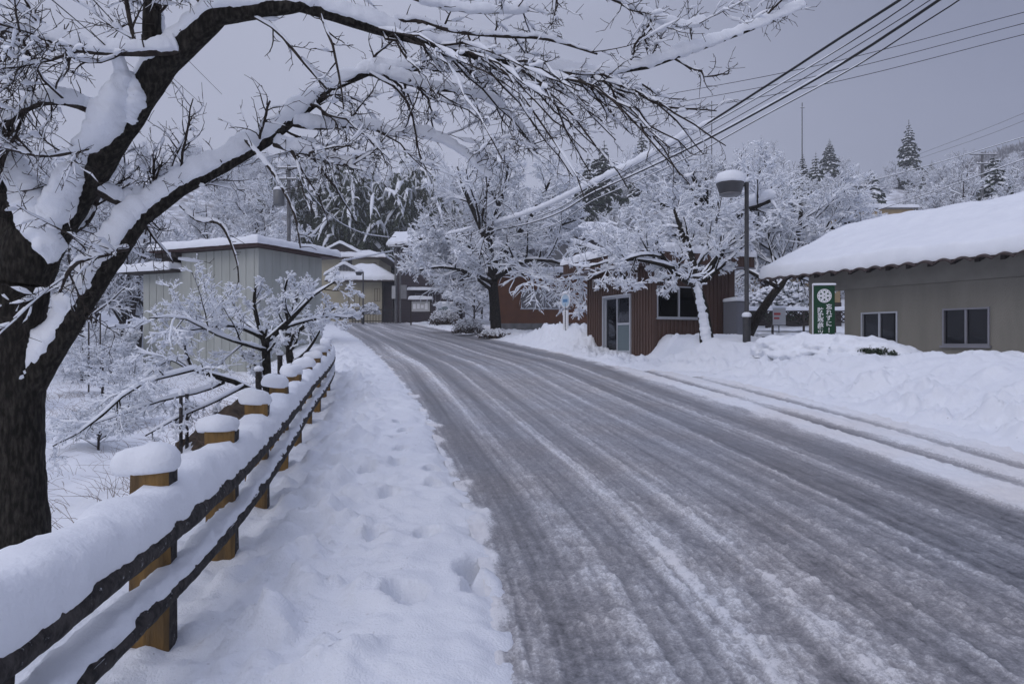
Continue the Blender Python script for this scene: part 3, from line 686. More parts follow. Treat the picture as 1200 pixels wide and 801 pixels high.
tree_meshes('d', 'snow laden tree with a thick broken off limb rising behind the brown hut roof', [world_line(q) for q in TD], rng, [at(846, 330, 29)[0], 29, 1.7], k=(11, 9, 7, 2), L=(.5, .55, .65, .85), snow=(.05, .08), tsnow=(.021, .035), trop=(.05, 0, -.02, -.03), rmin=(.025, .015, .010, .008), kname='cherry_tree', extra=[(845, 270, 27.9, 3), (856, 250, 27, 7), (872, 239, 25.7, 8), (892, 230, 24.5, 8), (903, 227, 24.1, 6), (909, 227, 24, 1)])
# low tree beyond the fence
rng = np.random.RandomState(9)
TL = [[(314, 478, 11.2, 5.6), (313, 455, 11.2, 5.2), (312, 425, 11.2, 4.8), (311, 402, 11.2, 4.6), (308, 392, 11.2, 4)],
      [(311, 400, 11.2, 3.6), (325, 388, 11, 3.2), (338, 376, 10.8, 2.8), (352, 362, 10.7, 2.2), (368, 345, 10.6, 1.6), (392, 330, 10.6, .9)],
      [(309, 396, 11.2, 3), (302, 376, 11.2, 2.5), (298, 352, 11.2, 2), (300, 330, 11.2, 1)],
      [(309, 396, 11.2, 3), (294, 388, 11, 2.4), (268, 380, 10.6, 2), (235, 384, 10.2, 1.6), (192, 390, 9.8, .8)],
      [(312, 410, 11.2, 2.6), (285, 402, 10.4, 2.2), (255, 392, 10, 1.8), (215, 372, 9.6, 1.2), (175, 372, 9.2, .7)],
      [(306, 392, 11.2, 2.4), (282, 372, 11.6, 1.8), (256, 358, 12, 1.3), (230, 354, 12, .8)],
      [(330, 384, 11, 2.2), (356, 376, 11.2, 1.8), (385, 370, 11.3, 1.4), (412, 372, 11.4, .8)],
      [(338, 376, 10.8, 2), (332, 350, 10.6, 1.6), (338, 322, 10.6, 1)]]
tree_meshes('l', 'small snow covered tree with a forked slim trunk beyond the fence', [world_line(q) for q in TL], rng, at(314, 474, 11.2), k=(8, 7, 7, 2), L=(.44, .52, .6, .85), snow=(.014, .024), tsnow=(.008, .014), trop=(.04, .0, 0, 0), rmin=(.009, .006, .004, .003), kname='cherry_tree')
rng = np.random.RandomState(10)
TL2 = [[(345, 452, 13, 5), (342, 430, 13, 4.8), (338, 405, 13, 4.2), (339, 382, 13, 3.4), (345, 358, 13, 2.2), (350, 338, 13, 1)],
       [(339, 400, 13, 3), (352, 385, 13, 2.4), (372, 372, 13, 1.8), (395, 358, 13, 1)],
       [(340, 408, 13, 2.6), (322, 392, 13.2, 2), (300, 386, 13.4, 1.4), (275, 384, 13.5, .8)],
       [(342, 425, 13, 2.2), (360, 410, 12.8, 1.8), (372, 392, 12.7, 1.2), (378, 380, 12.7, .7)]]
tree_meshes('l2', 'slim dark snowy tree between the forked tree and the pale shed corner', [world_line(q) for q in TL2], rng, at(345, 448, 13), k=(7, 7, 5, 3), L=(.42, .5, .5, .5), snow=(.016, .026), tsnow=(.008, .014), trop=(.03, 0, 0, 0), rmin=(.009, .006, .004, .003), kname='cherry_tree')
rng = np.random.RandomState(12)
TS = [[(298, 458, 9.6, 3.8), (280, 448, 9.5, 3.5), (252, 440, 9.3, 3.2), (226, 432, 9, 2.8), (205, 438, 8.8, 2.4), (178, 443, 8.6, 1.9), (145, 462, 8.4, 2), (105, 498, 8.2, 1.6), (62, 522, 8.1, .8)],
      [(222, 433, 9, 2.4), (214, 424, 9, 2.2), (200, 420, 8.9, 1.8), (186, 428, 8.8, 1.2), (150, 455, 8.6, .8)],
      [(262, 447, 9.4, 2.6), (235, 458, 9.1, 2.2), (190, 468, 8.8, 1.8), (140, 485, 8.5, 1.4), (80, 505, 8.3, .8)],
      [(226, 432, 9, 2.2), (218, 412, 9, 1.6), (216, 395, 9, .8)],
      [(285, 452, 9.5, 2.6), (250, 470, 9, 2.2), (205, 490, 8.6, 1.6), (170, 510, 8.4, .8)]]
tree_meshes('s', 'low bare limbs sweeping left over the bank beside bare earth beyond the fence', [world_line(q) for q in TS], rng, at(298, 462, 9.6), k=(12, 8, 5, 2), L=(.24, .5, .55, .6), snow=(.010, .018), tsnow=(.006, .010), trop=(-.02, -.02, 0, 0), rmin=(.006, .004, .003, .0025), kname='bent_tree', minf=.1)

# ---- hillside trees: a few kinds, copied one by one
def proto_tree(seed, h, spread, k, label, snowf=1., barkm='bark_far', nl=5):
    rng = np.random.RandomState(seed); T = []
    lean = rng.normal(size=2)*.08*h
    pts = np.array([[0, 0, -.3, .022*h], [lean[0]*.3, lean[1]*.3, .28*h, .018*h], [lean[0]*.7, lean[1]*.7, .6*h, .012*h], [lean[0], lean[1], .93*h, .004*h]]); T.append(pts)
    for i in range(nl):
        a = i*2.4+rng.rand()*.8; z = h*rng.uniform(.18, .5); q = spread*h*rng.uniform(.8, 1.1)
        T.append(np.array([[0, 0, z, .011*h], [.35*q*np.cos(a), .35*q*np.sin(a), z+.16*h, .009*h], [.7*q*np.cos(a), .7*q*np.sin(a), z+.27*h, .006*h], [q*np.cos(a+.2), q*np.sin(a+.2), z+.33*h+rng.uniform(-.08, .08)*h, .003*h]]))
    return tree_meshes('h', label, T, rng, (0, 0, 0), k=k, L=(.55, .6, .6, .5), snow=(.075*snowf, .10*snowf), tsnow=(.045*snowf, .065*snowf), trop=(.06, .03, 0, 0), rmin=(.03, .02, .014, .012), barkm=barkm, kname='hillside_tree', group='snow laden trees on the wooded hillside')
HL = 'leafless snow covered tree among the massed trees on the hillside'
protos = [proto_tree(31, 7.5, .42, (10, 9, 7), HL, .8), proto_tree(32, 6.5, .5, (10, 9, 7), HL, .85, nl=6), proto_tree(33, 9, .33, (11, 9, 7), HL, .7), proto_tree(34, 5, .55, (9, 9, 6), HL, .8, nl=6), proto_tree(35, 8.5, .36, (11, 9, 7), HL, .45), proto_tree(36, 7, .45, (10, 9, 8), HL, .6, nl=6)]
# ---------------------------------------------------------------- buildings
def frame(C, U, W):
    C = np.array(C, float); U = np.array(U, float); W = np.array(W, float)
    def f(P):
        P = np.asarray(P, float)
        xy = C+P[..., :1]*U+P[..., 1:2]*W
        return np.concatenate([xy, P[..., 2:3]], -1)
    return f
def rim(L, e, step, n=5):
    """positions and height factor along one axis of a snow blanket with rounded edges"""
    a = np.linspace(-.35, np.pi/2, n+2)
    s = e*(1-np.cos(a)); s[0] = e*.05; fz = np.maximum(np.sin(a), -.15)
    mid = np.linspace(e, L-e, max(3, int((L-2*e)/step)))[1:-1]
    return np.concatenate([s, mid, (L-s)[::-1]]), np.concatenate([fz, np.ones(len(mid)), fz[::-1]])
def blanket(mb, f, u0, u1, w0, w1, z0, z1, th, e=.14, step=.12, seed=0, noise=.04, zfun=None):
    """snow lying on a plane that goes from z0 (w0) to z1 (w1)"""
    su, fu = rim(u1-u0, e, step); sw, fw = rim(w1-w0, e, step)
    Ug, Wg = np.meshgrid(su, sw, indexing='ij'); F = np.minimum(fu[:, None], fw[None])
    if zfun is None: z = z0+(z1-z0)*Wg/(w1-w0)
    else: z = zfun(Ug, Wg)
    nz = fbm((u0+Ug)*.9+seed*7.1, (w0+Wg)*.9+seed*3.3, 3)
    n2 = fbm((u0+Ug)*3.5+seed, (w0+Wg)*3.5, 3)
    t = th*(1+.22*nz)+noise*.4*n2
    off = noise*1.2*(1-np.clip(F, 0, 1))
    cu = (Ug-(u1-u0)/2)/((u1-u0)/2); cw = (Wg-(w1-w0)/2)/((w1-w0)/2)
    P = np.stack([u0+Ug+off*np.sign(cu)*(np.abs(cu) > .9)*n2*1.2, w0+Wg+off*np.sign(cw)*(np.abs(cw) > .9)*n2*1.2, z+F*t], -1)
    mb.grid(f(P)); return mb
def rects(u0, u1, z0, z1, holes):
    """split a wall rectangle round its openings"""
    us = sorted({u0, u1, *[h for o in holes for h in o[:2]]}); out = []
    for a, b in zip(us[:-1], us[1:]):
        m = (a+b)/2; hs = sorted([o[2:] for o in holes if o[0] < m < o[1]]); z = z0
        for h0, h1 in hs:
            if h0 > z: out.append((a, b, z, h0))
            z = h1
        if z < z1: out.append((a, b, z, z1))
    return out
def window(parent, f, u0, u1, z0, z1, w, dep=.08, sgn=1, frame_m='alu', glass_m='glass_dark', nb=1, sill=True, name='window', bar=.035):
    """sliding window in wall plane w (frame axis u); outside is towards -w*sgn"""
    fr = MB(); a, b = (w-.03*sgn, w+dep*sgn); a, b = min(a, b), max(a, b)
    fr.box(u0, u1, a, b, z0, z0+bar, f); fr.box(u0, u1, a, b, z1-bar, z1, f)
    fr.box(u0, u0+bar, a, b, z0+bar, z1-bar, f); fr.box(u1-bar, u1, a, b, z0+bar, z1-bar, f)
    for i in range(nb):
        c = u0+(u1-u0)*(i+1)/(nb+1)
        fr.box(c-bar*.6, c+bar*.6, a+.02, b-.02, z0+bar, z1-bar, f)
    if sill:
        s0, s1 = sorted((w-.07*sgn, w-.003*sgn)); fr.box(u0-.03, u1+.03, s0, s1, z0-.05, z0-.003, f)
    o = fr.build(name, M[frame_m], parent)
    g = MB(); g.grid(f(np.array([[[u0+bar, w+.035*sgn, z0+bar], [u0+bar, w+.035*sgn, z1-bar]], [[u1-bar, w+.035*sgn, z0+bar], [u1-bar, w+.035*sgn, z1-bar]]])))
    g.build('pane', M[glass_m], o); return o
def ribs(mb, f, axis_, a0, a1, z0, z1, pos, pitch, wd, dp):
    n = int((a1-a0)/pitch)
    for i in range(n):
        c = a0+pitch*(i+.5)
        if axis_ == 'u': mb.box(c-wd/2, c+wd/2, pos-dp, pos, z0, z1, f)
        else: mb.box(pos-dp, pos, c-wd/2, c+wd/2, z0, z1, f)
sw_ = lambda f: (lambda P: f(np.stack([P[..., 1], P[..., 0], P[..., 2]], -1)))   # swap the two wall axes

# brown hut by the road
hf = frame(HC, HU, HW)
hut = thing('bus_shelter_hut', [HC[0], HC[1], 1.0], 'flat roofed brown ribbed hut with a sliding door beside the road', 'hut')
w = MB(); zt = 3.98
for a, b, c, d in rects(0, 3.96, 1.0, zt, [(1.15, 2.86, 1.2, 3.17)]):
    w.box(a, b, 0, .1, c, d, hf); ribs(w, hf, 'u', a, b, c, d, 0, .155, .06, .028)
for a, b, c, d in rects(.1, 3.24, .9, zt, [(.15, 1.85, 2.35, 3.34)]):
    w.box(0, .1, a, b, c, d, hf); ribs(w, hf, 'w', a, b, c, d, 0, .155, .06, .028)
w.box(-.03, .0, -.03, .09, .95, zt, hf); w.box(3.86, 3.96, .1, 3.24, .9, zt, hf); w.box(.1, 3.86, 3.14, 3.24, .9, zt, hf)
wall = w.build('wall', M['hut_brown'], hut)
fl = MB(); fl.box(.1, 3.86, .1, 3.14, .95, 1.19, hf); fl.build('floor', M['interior'], hut)
il = MB(); il.box(3.82, 3.857, .1, 3.137, 1.2, 3.9, hf); il.box(.1, 3.8, 3.09, 3.137, 1.2, 3.9, hf); il.build('lining', M['interior'], hut)
bn = MB(); bn.box(.4, 3.6, 2.5, 2.95, 1.55, 1.62, hf); [bn.box(x, x+.06, 2.55, 2.9, 1.19, 1.55, hf) for x in (.6, 2, 3.4)]
b_ = bn.build('bench', M['dark_wood'], hut)
dr = MB()
for a, b in ((1.15, 1.21), (2.80, 2.86)): dr.box(a, b, -.05, .12, 1.2, 3.17, hf)
dr.box(1.21, 2.80, -.05, .12, 3.10, 3.17, hf); dr.box(1.21, 2.80, -.06, .12, 1.2, 1.24, hf)
door = dr.build('door', M['alu'], hut)
lf = MB()
for u0, u1, wp in ((1.21, 2.03, .0), (1.98, 2.80, .05)):
    lf.box(u0, u0+.05, wp, wp+.035, 1.24, 3.10, hf); lf.box(u1-.05, u1, wp, wp+.035, 1.24, 3.10, hf)
    lf.box(u0+.05, u1-.05, wp, wp+.035, 1.24, 1.32, hf); lf.box(u0+.05, u1-.05, wp, wp+.035, 3.05, 3.10, hf)
    if wp == 0: lf.box(u0+.05, u1-.05, wp, wp+.035, 2.16, 2.23, hf)
lf.build('door_leaf', M['alu'], door)
g = MB()
def pane(mb, u0, u1, z0, z1, wp): mb.grid(hf(np.array([[[u0, wp, z0], [u0, wp, z1]], [[u1, wp, z0], [u1, wp, z1]]])))
pane(g, 1.26, 1.98, 2.23, 3.05, .018); pane(g, 2.03, 2.75, 1.32, 3.05, .068); g.build('pane', M['glass'], door)
g = MB(); pane(g, 1.26, 1.98, 1.32, 2.16, .018); g.build('frosted_pane', M['glass_frost'], door)
window(hut, sw_(hf), .15, 1.85, 2.35, 3.34, 0, nb=1, glass_m='glass_dark')
fs = MB(); fs.box(-.5, 4.1, -.9, 3.6, 3.985, 4.05, hf)
for q in ((-.5, 4.1, -.9, -.84), (-.5, 4.1, 3.54, 3.6)): fs.box(*q, 4.052, 4.40, hf)
for q in ((-.5, -.44, -.838, 3.538), (4.04, 4.1, -.838, 3.538)): fs.box(*q, 4.052, 4.40, hf)
ribs(fs, hf, 'u', -.5, 4.1, 4.0, 4.38, -.9, .13, .05, .02); ribs(fs, hf, 'w', -.9, 3.6, 4.0, 4.38, -.5, .13, .05, .02)
rf = fs.build('roof', M['hut_brown'], hut)
gt = MB(); gt.box(-.53, 4.13, -.94, -.90, 3.94, 3.985, hf); gt.box(-.54, -.5, -.9, 3.62, 3.94, 3.985, hf); gt.build('drip_edge', M['alu_dark'], rf)
s = MB(); blanket(s, hf, -.55, 4.15, -.97, 3.66, 4.36, 4.36, .24, .12, .12, 3); s.build('snow', M['snow'], rf, True)
# four little letter plates over the door
for i, u in enumerate((3.37, 2.75, 2.16, .87)):
    p = MB(); p.box(u-.11, u+.11, -.06, -.032, 3.48, 3.80, hf); o = p.build('letter_plate', M['white'], hut)
    p = MB(); p.box(u-.075, u+.075, -.066, -.061, 3.515, 3.765, hf)
    p2 = p.build('plate_face', M['hut_brown'], o)
    p = MB()
    for (a, b, c, d) in (((-.05, .05, .06, .085), (-.012, .012, -.08, .058)), ((-.05, .05, .05, .075), (-.05, .05, -.02, .0), (-.05, .05, -.09, -.066)), ((-.05, -.03, -.08, .08), (.03, .05, -.08, .08)), ((-.05, .05, .0, .022), (-.012, .012, -.09, -.002)))[i][:2] if True else ():
        p.box(u+a, u+b, -.072, -.067, 3.64+c, 3.64+d, hf)
    p.build('letter', M['white'], o)
t = MB(); cc = hf(np.array([2.35, .75, 0])); t.lathe((cc[0], cc[1], 1.19), [(.0, 0), (.19, 0), (.22, .62), (.235, .64), (.235, .68), (.20, .70), (.02, .74), (0, .74)], 18)
tag(t.build('waste_bin', M['bin'], None, True), 'bluish bin seen through the left glass of the brown hut door', 'bin')
# cabinet beside the hut
c0 = at(869, 400, 21.5); cb = thing('cabinet', [c0[0], c0[1], 1.05], 'tall plain grey cabinet between the brown hut and the street lamp', 'cabinet')
cf = frame(c0[:2], HW, HU)
q = MB(); q.box(-.2, .2, 0, .6, 1.45, 2.9, cf); q.build('body', M['cabinet'], cb)
q = MB(); q.box(-.17, .17, -.015, -.001, 1.5, 2.85, cf); dd = q.build('door', M['cabinet'], cb); q = MB(); q.box(.11, .13, -.05, -.016, 2.1, 2.3, cf); q.build('handle', M['alu_dark'], dd)
for a in (-.19, .14):
    for b in (.02, .52): q = MB(); q.box(a, a+.05, b, b+.05, .9, 1.448, cf); q.build('leg', M['alu_dark'], cb)
q = MB(); blanket(q, cf, -.23, .23, -.03, .63, 2.9, 2.9, .10, .06, .05, 2, .02); q.build('snow', M['snow'], cb, True)

# low building on the right
bf = frame(BE, BU, BW)
bd = thing('low_building', [BE[0]+.65*BW[0]-5*BU[0], BE[1]+.65*BW[1]-5*BU[1], .7], 'low grey stucco building with tiled eaves and deep snow on its roof at the right', 'building')
w = MB(); UE = -12.
H1 = [(-3.14, -2.24, 1.56, 2.29), (-5.06, -4.13, 1.53, 2.30)]
for a, b, c, d in rects(UE, -1.79, .2, 2.857, H1): w.box(a, b, .72, .88, c, d, bf)
w.box(-1.95, -1.79, .883, 7.5, .2, 3.3, bf); w.box(-1.03, -.82, .65, .86, .2, 2.857, bf); w.box(UE, -1.95, 7.35, 7.5, .2, 3.3, bf); w.box(UE, UE+.15, .883, 7.34, .2, 3.3, bf); w.box(-1.03, -.82, 7.3, 7.5, .2, 3.3, bf)
wl = w.build('wall', M['stucco'], bd)
w = MB(); w.box(UE, -.82, .645, .885, 2.86, 3.38, bf); w.build('beam', M['stucco2'], bd)
w = MB(); w.box(-4.0, -2.0, .95, 1.0, 1.2, 2.6, bf); w.box(-5.6, -4.05, .95, 1.0, 1.2, 2.6, bf); w.build('dark_backing', M['interior'], wl)  # near-black panels behind the panes, their colour standing in for the room's shade
for a, b, c, d in H1: window(bd, bf, a, b, c, d, .72, frame_m='alu_dark' if a < -4 else 'alu')
zr0, zr1, wr = 3.34, 5.03, 4.15
rfm = MB()
def slab(mb, f, u0, u1, w0, w1, z0, z1, th):
    P = np.array([[u0, w0, z0-th], [u1, w0, z0-th], [u1, w1, z1-th], [u0, w1, z1-th], [u0, w0, z0], [u1, w0, z0], [u1, w1, z1], [u0, w1, z1]], float); mb.hexa(f(P))
slab(rfm, bf, UE-.6, .05, .02, wr, zr0, zr1, .10); slab(rfm, bf, UE-.6, .05, 2*wr, wr, zr0, zr1, .10)
rf = rfm.build('roof', M['tile'], bd)
rt = MB(); sl_ = (zr1-zr0)/wr
for i in range(0):
    u = .0-.36*i; p = bf(np.array([[u, -.10, zr0-.06-.1*sl_+.02], [u, .9, zr0-.06+.9*sl_+.02]])); rt.tube(p, .085, 10)
    rt.box(u-.27, u-.09, -.06, .5, zr0-.115, zr0-.10, lambda P: bf(P))
uu_ = np.linspace(.1, UE-.5, 620); ww_ = np.array([-.17, .3, .9]); UG_, WG_ = np.meshgrid(uu_, ww_, indexing='ij'); wv_ = np.abs(np.sin(UG_/.37*np.pi))**.8*.075
for o0, rv in ((0., False), (-.035, True)):
    Pg = bf(np.stack([UG_, WG_, zr0-.10+WG_*sl_+wv_+o0], -1)); rt.grid(Pg[::-1] if rv else Pg)
rt.grid(bf(np.stack([np.repeat(uu_[:, None], 2, 1), np.full((620, 2), -.17), (zr0-.10-.17*sl_)+wv_[:, :2]+np.array([-.035, 0.])], -1)))
rt.build('eave_tiles', M['tile'], rf, True)
rr = MB()
for i in range(26):
    u = -.1-.46*i; slab(rr, bf, u-.045, u+.045, .08, .64, zr0-.102, zr0-.102+.56*sl_, .09)
rr.build('rafters', M['dark_wood'], rf)
gb = MB(); P = bf(np.array([[-.83, .66, 3.385], [-.83, wr, zr1-.16], [-.83, 2*wr-.66, 3.385], [-.98, .66, 3.385], [-.98, wr, zr1-.16], [-.98, 2*wr-.66, 3.385]]))
gb.add(P, [[0, 1, 4, 3], [1, 2, 5, 4], [2, 0, 3, 5]], [[0, 2, 1], [3, 4, 5]]); gb.build('gable', M['stucco'], bd)
s = MB(); zf = lambda U_, W_: zr0-.02+sl_*(wr-np.sqrt((W_-.10-wr)**2+.16))
blanket(s, bf, UE-.7, .14, -.11, 2*wr+.1, 0, 0, .27, .09, .10, 5, .02, zf); s.build('snow', M['snow'], rf, True)

# pale shed on the left
SHL = np.array([-.912, .41]); SHR = np.array([.41, .912]); SHC = np.array([-9.65, 26.0])
sf = frame(SHC, SHL, SHR)
sh = thing('shed', [SHC[0], SHC[1], .5], 'pale ribbed metal shed with a flat snowy roof left of the road', 'shed')
w = MB(); w.box(0, 4.1, 0, .08, -1, 5.18, sf); w.box(0, .08, .083, 3.62, -1, 5.18, sf); w.box(4.02, 4.1, .083, 3.62, -1, 5.18, sf); w.box(.083, 4.017, 3.54, 3.62, -1, 5.18, sf)
w.box(4.103, 6.36, .0, .08, -1, 4.42, sf); w.box(6.28, 6.36, .083, 3.2, -1, 4.42, sf)
ribs(w, sf, 'u', 0.02, 4.08, -1, 5.17, 0, .42, .035, .022); ribs(w, sf, 'u', 4.12, 6.34, -1, 4.41, 0, .42, .035, .022); ribs(w, sf, 'w', .1, 3.6, -1, 5.17, 0, .42, .035, .022)
w.build('wall', M['shed_wall'], sh)
r = MB(); r.box(-.45, 5.35, -.5, 4.2, 5.2, 5.33, sf); rf = r.build('roof', M['shed_trim'], sh)
r = MB(); r.box(4.1, 5.3, -.3, .5, 5.03, 5.197, sf); r.box(4.6, 5.0, -.2, .4, 4.6, 5.027, sf); r.build('bracket', M['dark_wood'], rf)
s = MB(); blanket(s, sf, -.52, 5.45, -.58, 4.26, 5.32, 5.32, .27, .17, .13, 7); s.build('snow', M['snow'], rf, True)
r = MB(); r.box(4.106, 7.1, -.55, 2.6, 4.43, 4.53, sf); rf = r.build('side_roof', M['dark_wood'], sh)
s = MB(); blanket(s, sf, 4.11, 7.2, -.62, 2.7, 4.52, 4.52, .32, .17, .13, 9); s.build('snow', M['snow'], rf, True)
window(sh, sw_(sf), 2.55, 3.25, 2.2, 2.75, 0, frame_m='alu_dark', glass_m='glass_dark')

# houses at the end of the road
I2 = frame((0, 0), (1, 0), (0, 1))
def boxwall(parent, name, m, x0, x1, y0, y1, z0, z1):
    q = MB(); q.box(x0, x1, y0, y1, z0, z1); return q.build(name, M[m], parent)
def hip(parent, m, x0, x1, y0, y1, z, rise, ins_x, ins_y, th=.35):
    q = MB(); q.hexa(np.array([[x0, y0, z], [x1, y0, z], [x1, y1, z], [x0, y1, z], [x0+ins_x, y0+ins_y, z+rise], [x1-ins_x, y0+ins_y, z+rise], [x1-ins_x, y1-ins_y, z+rise], [x0+ins_x, y1-ins_y, z+rise]])-np.array([0, 0, .03]))
    q.box(x0-.03, x1+.03, y0-.03, y1+.03, z-.16, z-.031)
    rf = q.build('roof', M[m], parent)
    def zf(U_, W_):
        a = np.minimum(U_, (x1-x0)-U_)/max(ins_x, .01); b = np.minimum(W_, (y1-y0)-W_)/max(ins_y, .01)
        return z-.02+rise*np.clip(np.minimum(a, b), 0, 1)
    s = MB(); blanket(s, I2, x0, x1, y0, y1, 0, 0, th, .2, .25, x0, .05, zf); s.build('snow', M['snow'], rf, True); return rf
def gable_front(parent, m, xc, hw, y0, y1, z, h, face='dark_wood', th=.3):
    q = MB(); P = np.array([[xc-hw, y0, z], [xc+hw, y0, z], [xc, y0, z+h], [xc-hw, y1, z], [xc+hw, y1, z], [xc, y1, z+h]])
    q.add(P, [[0, 2, 5, 3], [2, 1, 4, 5], [1, 0, 3, 4]], [[0, 1, 2], [3, 5, 4]]); g = q.build('gable', M[face], parent)
    s = MB()
    zf = lambda U_, W_: z+.02+h*(1-np.sqrt((U_-(hw+.3))**2+.02)/hw)
    blanket(s, I2, xc-hw-.3, xc+hw+.3, y0-.35, y1, 0, 0, th, .12, .15, 4, .04, zf); s.build('snow', M['snow'], g, True); return g
zb = 3.6
hs = thing('house', [-18, 76, zb], 'cream walled house with tiered snowy hip roofs at the end of the road', 'house')
boxwall(hs, 'wall', 'cream', -23.2, -15.6, 80, 88, zb, 11.45)
hip(hs, 'tile', -24.4, -14.6, 79, 89, 11.45, .8, 2.6, 2.6); gable_front(hs, 'tile', -20.2, 2.2, 80.4, 86, 12.1, 1.15)
o = boxwall(hs, 'lower_wall', 'cream', -18.6, -14.1, 74, 79.9, zb, 8.25)
boxwall(hs, 'timber_post', 'dark_wood', -14.1, -13.95, 73.96, 74.1, zb, 8.2)
boxwall(hs, 'side_wall', 'house_dark', -14.08, -13.0, 74.6, 79.8, zb, 8.2)
hip(hs, 'tile', -20.0, -12.4, 73, 80.2, 8.25, 1.7, 3.0, 3.2, .4); gable_front(hs, 'tile', -18.2, 1.9, 74.2, 78, 9.0, 1.1, 'grey_clad')
lt = MB()
for i in range(9): lt.box(-19.6+i*.33, -19.56+i*.33, 74.13, 74.19, 9.02, 9.02+max(.06, 1.1*(1-abs(-19.58+i*.33+18.2)/1.9)-.08))
lt.build('lattice', M['dark_wood'], hs)
for x0, x1, z0, z1 in ((-17.7, -16.5, 4.9, 6.9), (-16.2, -15.9, 9.9, 10.9), (-14.9, -14.3, 6.0, 7.4)):
    y = 74 if z1 < 8 else 80
    window(hs, I2, x0, x1, z0, z1, y-.02, frame_m='dark_wood', glass_m='glass_dark', sill=False)
q = MB(); q.box(-19.2, -18.75, 79.9, 79.97, 8.8, 11.4); q.build('downpipe', M['dark_wood'], hs)
dh = thing('house', [-9.6, 74, 3.6], 'dark clad two storey house with a snowy roof behind the notice board', 'house')
boxwall(dh, 'wall', 'house_dark', -12.4, -5.5, 72, 80, 3.4, 11.8)
rs = MB(); slab(rs, I2, -13.0, -5, 71.2, 76, 11.7, 13.5, .12); slab(rs, I2, -13, -5, 80.8, 76, 11.7, 13.5, .12); rf = rs.build('roof', M['tile'], dh)
s = MB(); blanket(s, I2, -13.1, -4.9, 71.1, 80.9, 0, 0, .35, .2, .25, 6, .05, lambda U_, W_: 11.72+1.8*(1-np.abs(W_-4.9)/4.9)); s.build('snow', M['snow'], rf, True)
cn = MB(); slab(cn, I2, -10.9, -5.5, 71.0, 72, 7.0, 7.25, .1); cp_ = cn.build('canopy', M['dark_wood'], dh)
s = MB(); blanket(s, I2, -11, -5.5, 70.9, 71.98, 7.0, 7.25, .16, .1, .2, 3, .03); s.build('snow', M['snow'], cp_, True)
for x0, x1, z0, z1 in ((-10.2, -8.9, 5.6, 6.7), (-8.6, -7.5, 5.6, 6.7), (-9.8, -8.4, 9.2, 10.4)): window(dh, I2, x0, x1, z0, z1, 71.98, frame_m='alu_dark', glass_m='glass_frost')
# rust orange building behind the tree
ob = thing('building', [3, 41, 1.9], 'building with a rust orange lower wall and grey upper gable behind the bus stop sign', 'building')
w = MB()
for a, b, c, d in rects(-1.2, 7.4, 2.72, 5.6, [(.55, 3.5, 3.62, 4.75)]): w.box(a, b, 41, 41.2, c, d)
w.box(-1.2, -1.0, 41.203, 48, 2.72, 5.6); w.box(7.2, 7.4, 41.203, 48, 2.72, 5.6); w.build('wall', M['orange_wall'], ob)
boxwall(ob, 'foundation', 'concrete', -1.3, 7.5, 40.95, 48, 1.2, 2.717)
q = MB(); q.box(.58, 3.47, 41.06, 41.1, 3.65, 4.72); sp_ = q.build('grey_panel', M['grey_clad'], ob)
q = MB(); [q.box(x, x+.05, 41.03, 41.057, 3.65, 4.72) for x in (1.3, 2.0, 2.75)]; q.box(.5, 3.55, 40.93, 40.997, 3.55, 3.62); q.build('mullions', M['alu'], sp_)
q = MB(); q.box(-1.5, 7.6, 40.5, 48.2, 5.6, 5.75); rf = q.build('lower_roof', M['dark_wood'], ob)
s = MB(); blanket(s, I2, -1.6, 7.7, 40.4, 43.2, 5.74, 5.9, .3, .15, .2, 3); s.build('snow', M['snow'], rf, True)
q = MB(); q.add(np.array([[.3, 44, 5.76], [6.2, 44, 5.76], [6.2, 44, 7.2], [3.2, 44, 8.2], [.3, 44, 7.2], [.3, 48, 5.76], [6.2, 48, 5.76], [6.2, 48, 7.2], [3.2, 48, 8.2], [.3, 48, 7.2]]),
      [[0, 5, 9, 4], [1, 2, 7, 6], [2, 3, 8, 7], [3, 4, 9, 8]], [[0, 1, 2], [0, 2, 3], [0, 3, 4], [5, 7, 6], [5, 8, 7], [5, 9, 8]]); uw = q.build('upper_wall', M['grey_clad'], ob)
q = MB(); q.box(4.0, 4.12, 43.9, 43.997, 5.8, 7.85); q.build('timber_post', M['shed_trim'], ob)
s = MB(); blanket(s, I2, -.1, 6.6, 43.5, 48.2, 0, 0, .3, .15, .2, 3, .04, lambda U_, W_: 7.2+1.0*(1-np.abs(U_-3.3)/3.1)); s.build('snow', M['snow'], uw, True)
# tan buildings on the slope
tb_ = thing('tan_building', [38, 70, 12], 'flat roofed tan building peeping over the snowy roof at the right', 'building')
boxwall(tb_, 'wall', 'tan', 35.4, 41.2, 70, 76, 8, 15.2); q = MB(); q.box(35.1, 41.5, 69.7, 76.3, 15.203, 15.35); rf = q.build('roof', M['concrete'], tb_)
s = MB(); blanket(s, I2, 35, 41.6, 69.6, 76.4, 15.34, 15.34, .3, .15, .3, 2); s.build('snow', M['snow'], rf, True)
tb2 = thing('tan_house', [20.5, 52, 3], 'tan walled house partly hidden behind the snowy shrub and the low building eave', 'house')
boxwall(tb2, 'wall', 'tan', 17.6, 25, 52, 58, 2, 6.5); boxwall(tb2, 'lower_wall', 'dark_wood', 17.55, 25.05, 51.9, 51.99, 2, 4.6)
hip(tb2, 'tile', 16.8, 25.8, 51, 59, 6.5, 1.6, 3, 3)
nh = thing('small_house', [7.5, 62, 4], 'small dark house with a snowy roof glimpsed between trees above the hut', 'house')
boxwall(nh, 'wall', 'house_dark', 5.8, 9.6, 62, 67, 3, 11.2); hip(nh, 'tile', 5.2, 10.2, 61.2, 67.8, 11.2, 1.2, 1.5, 2)
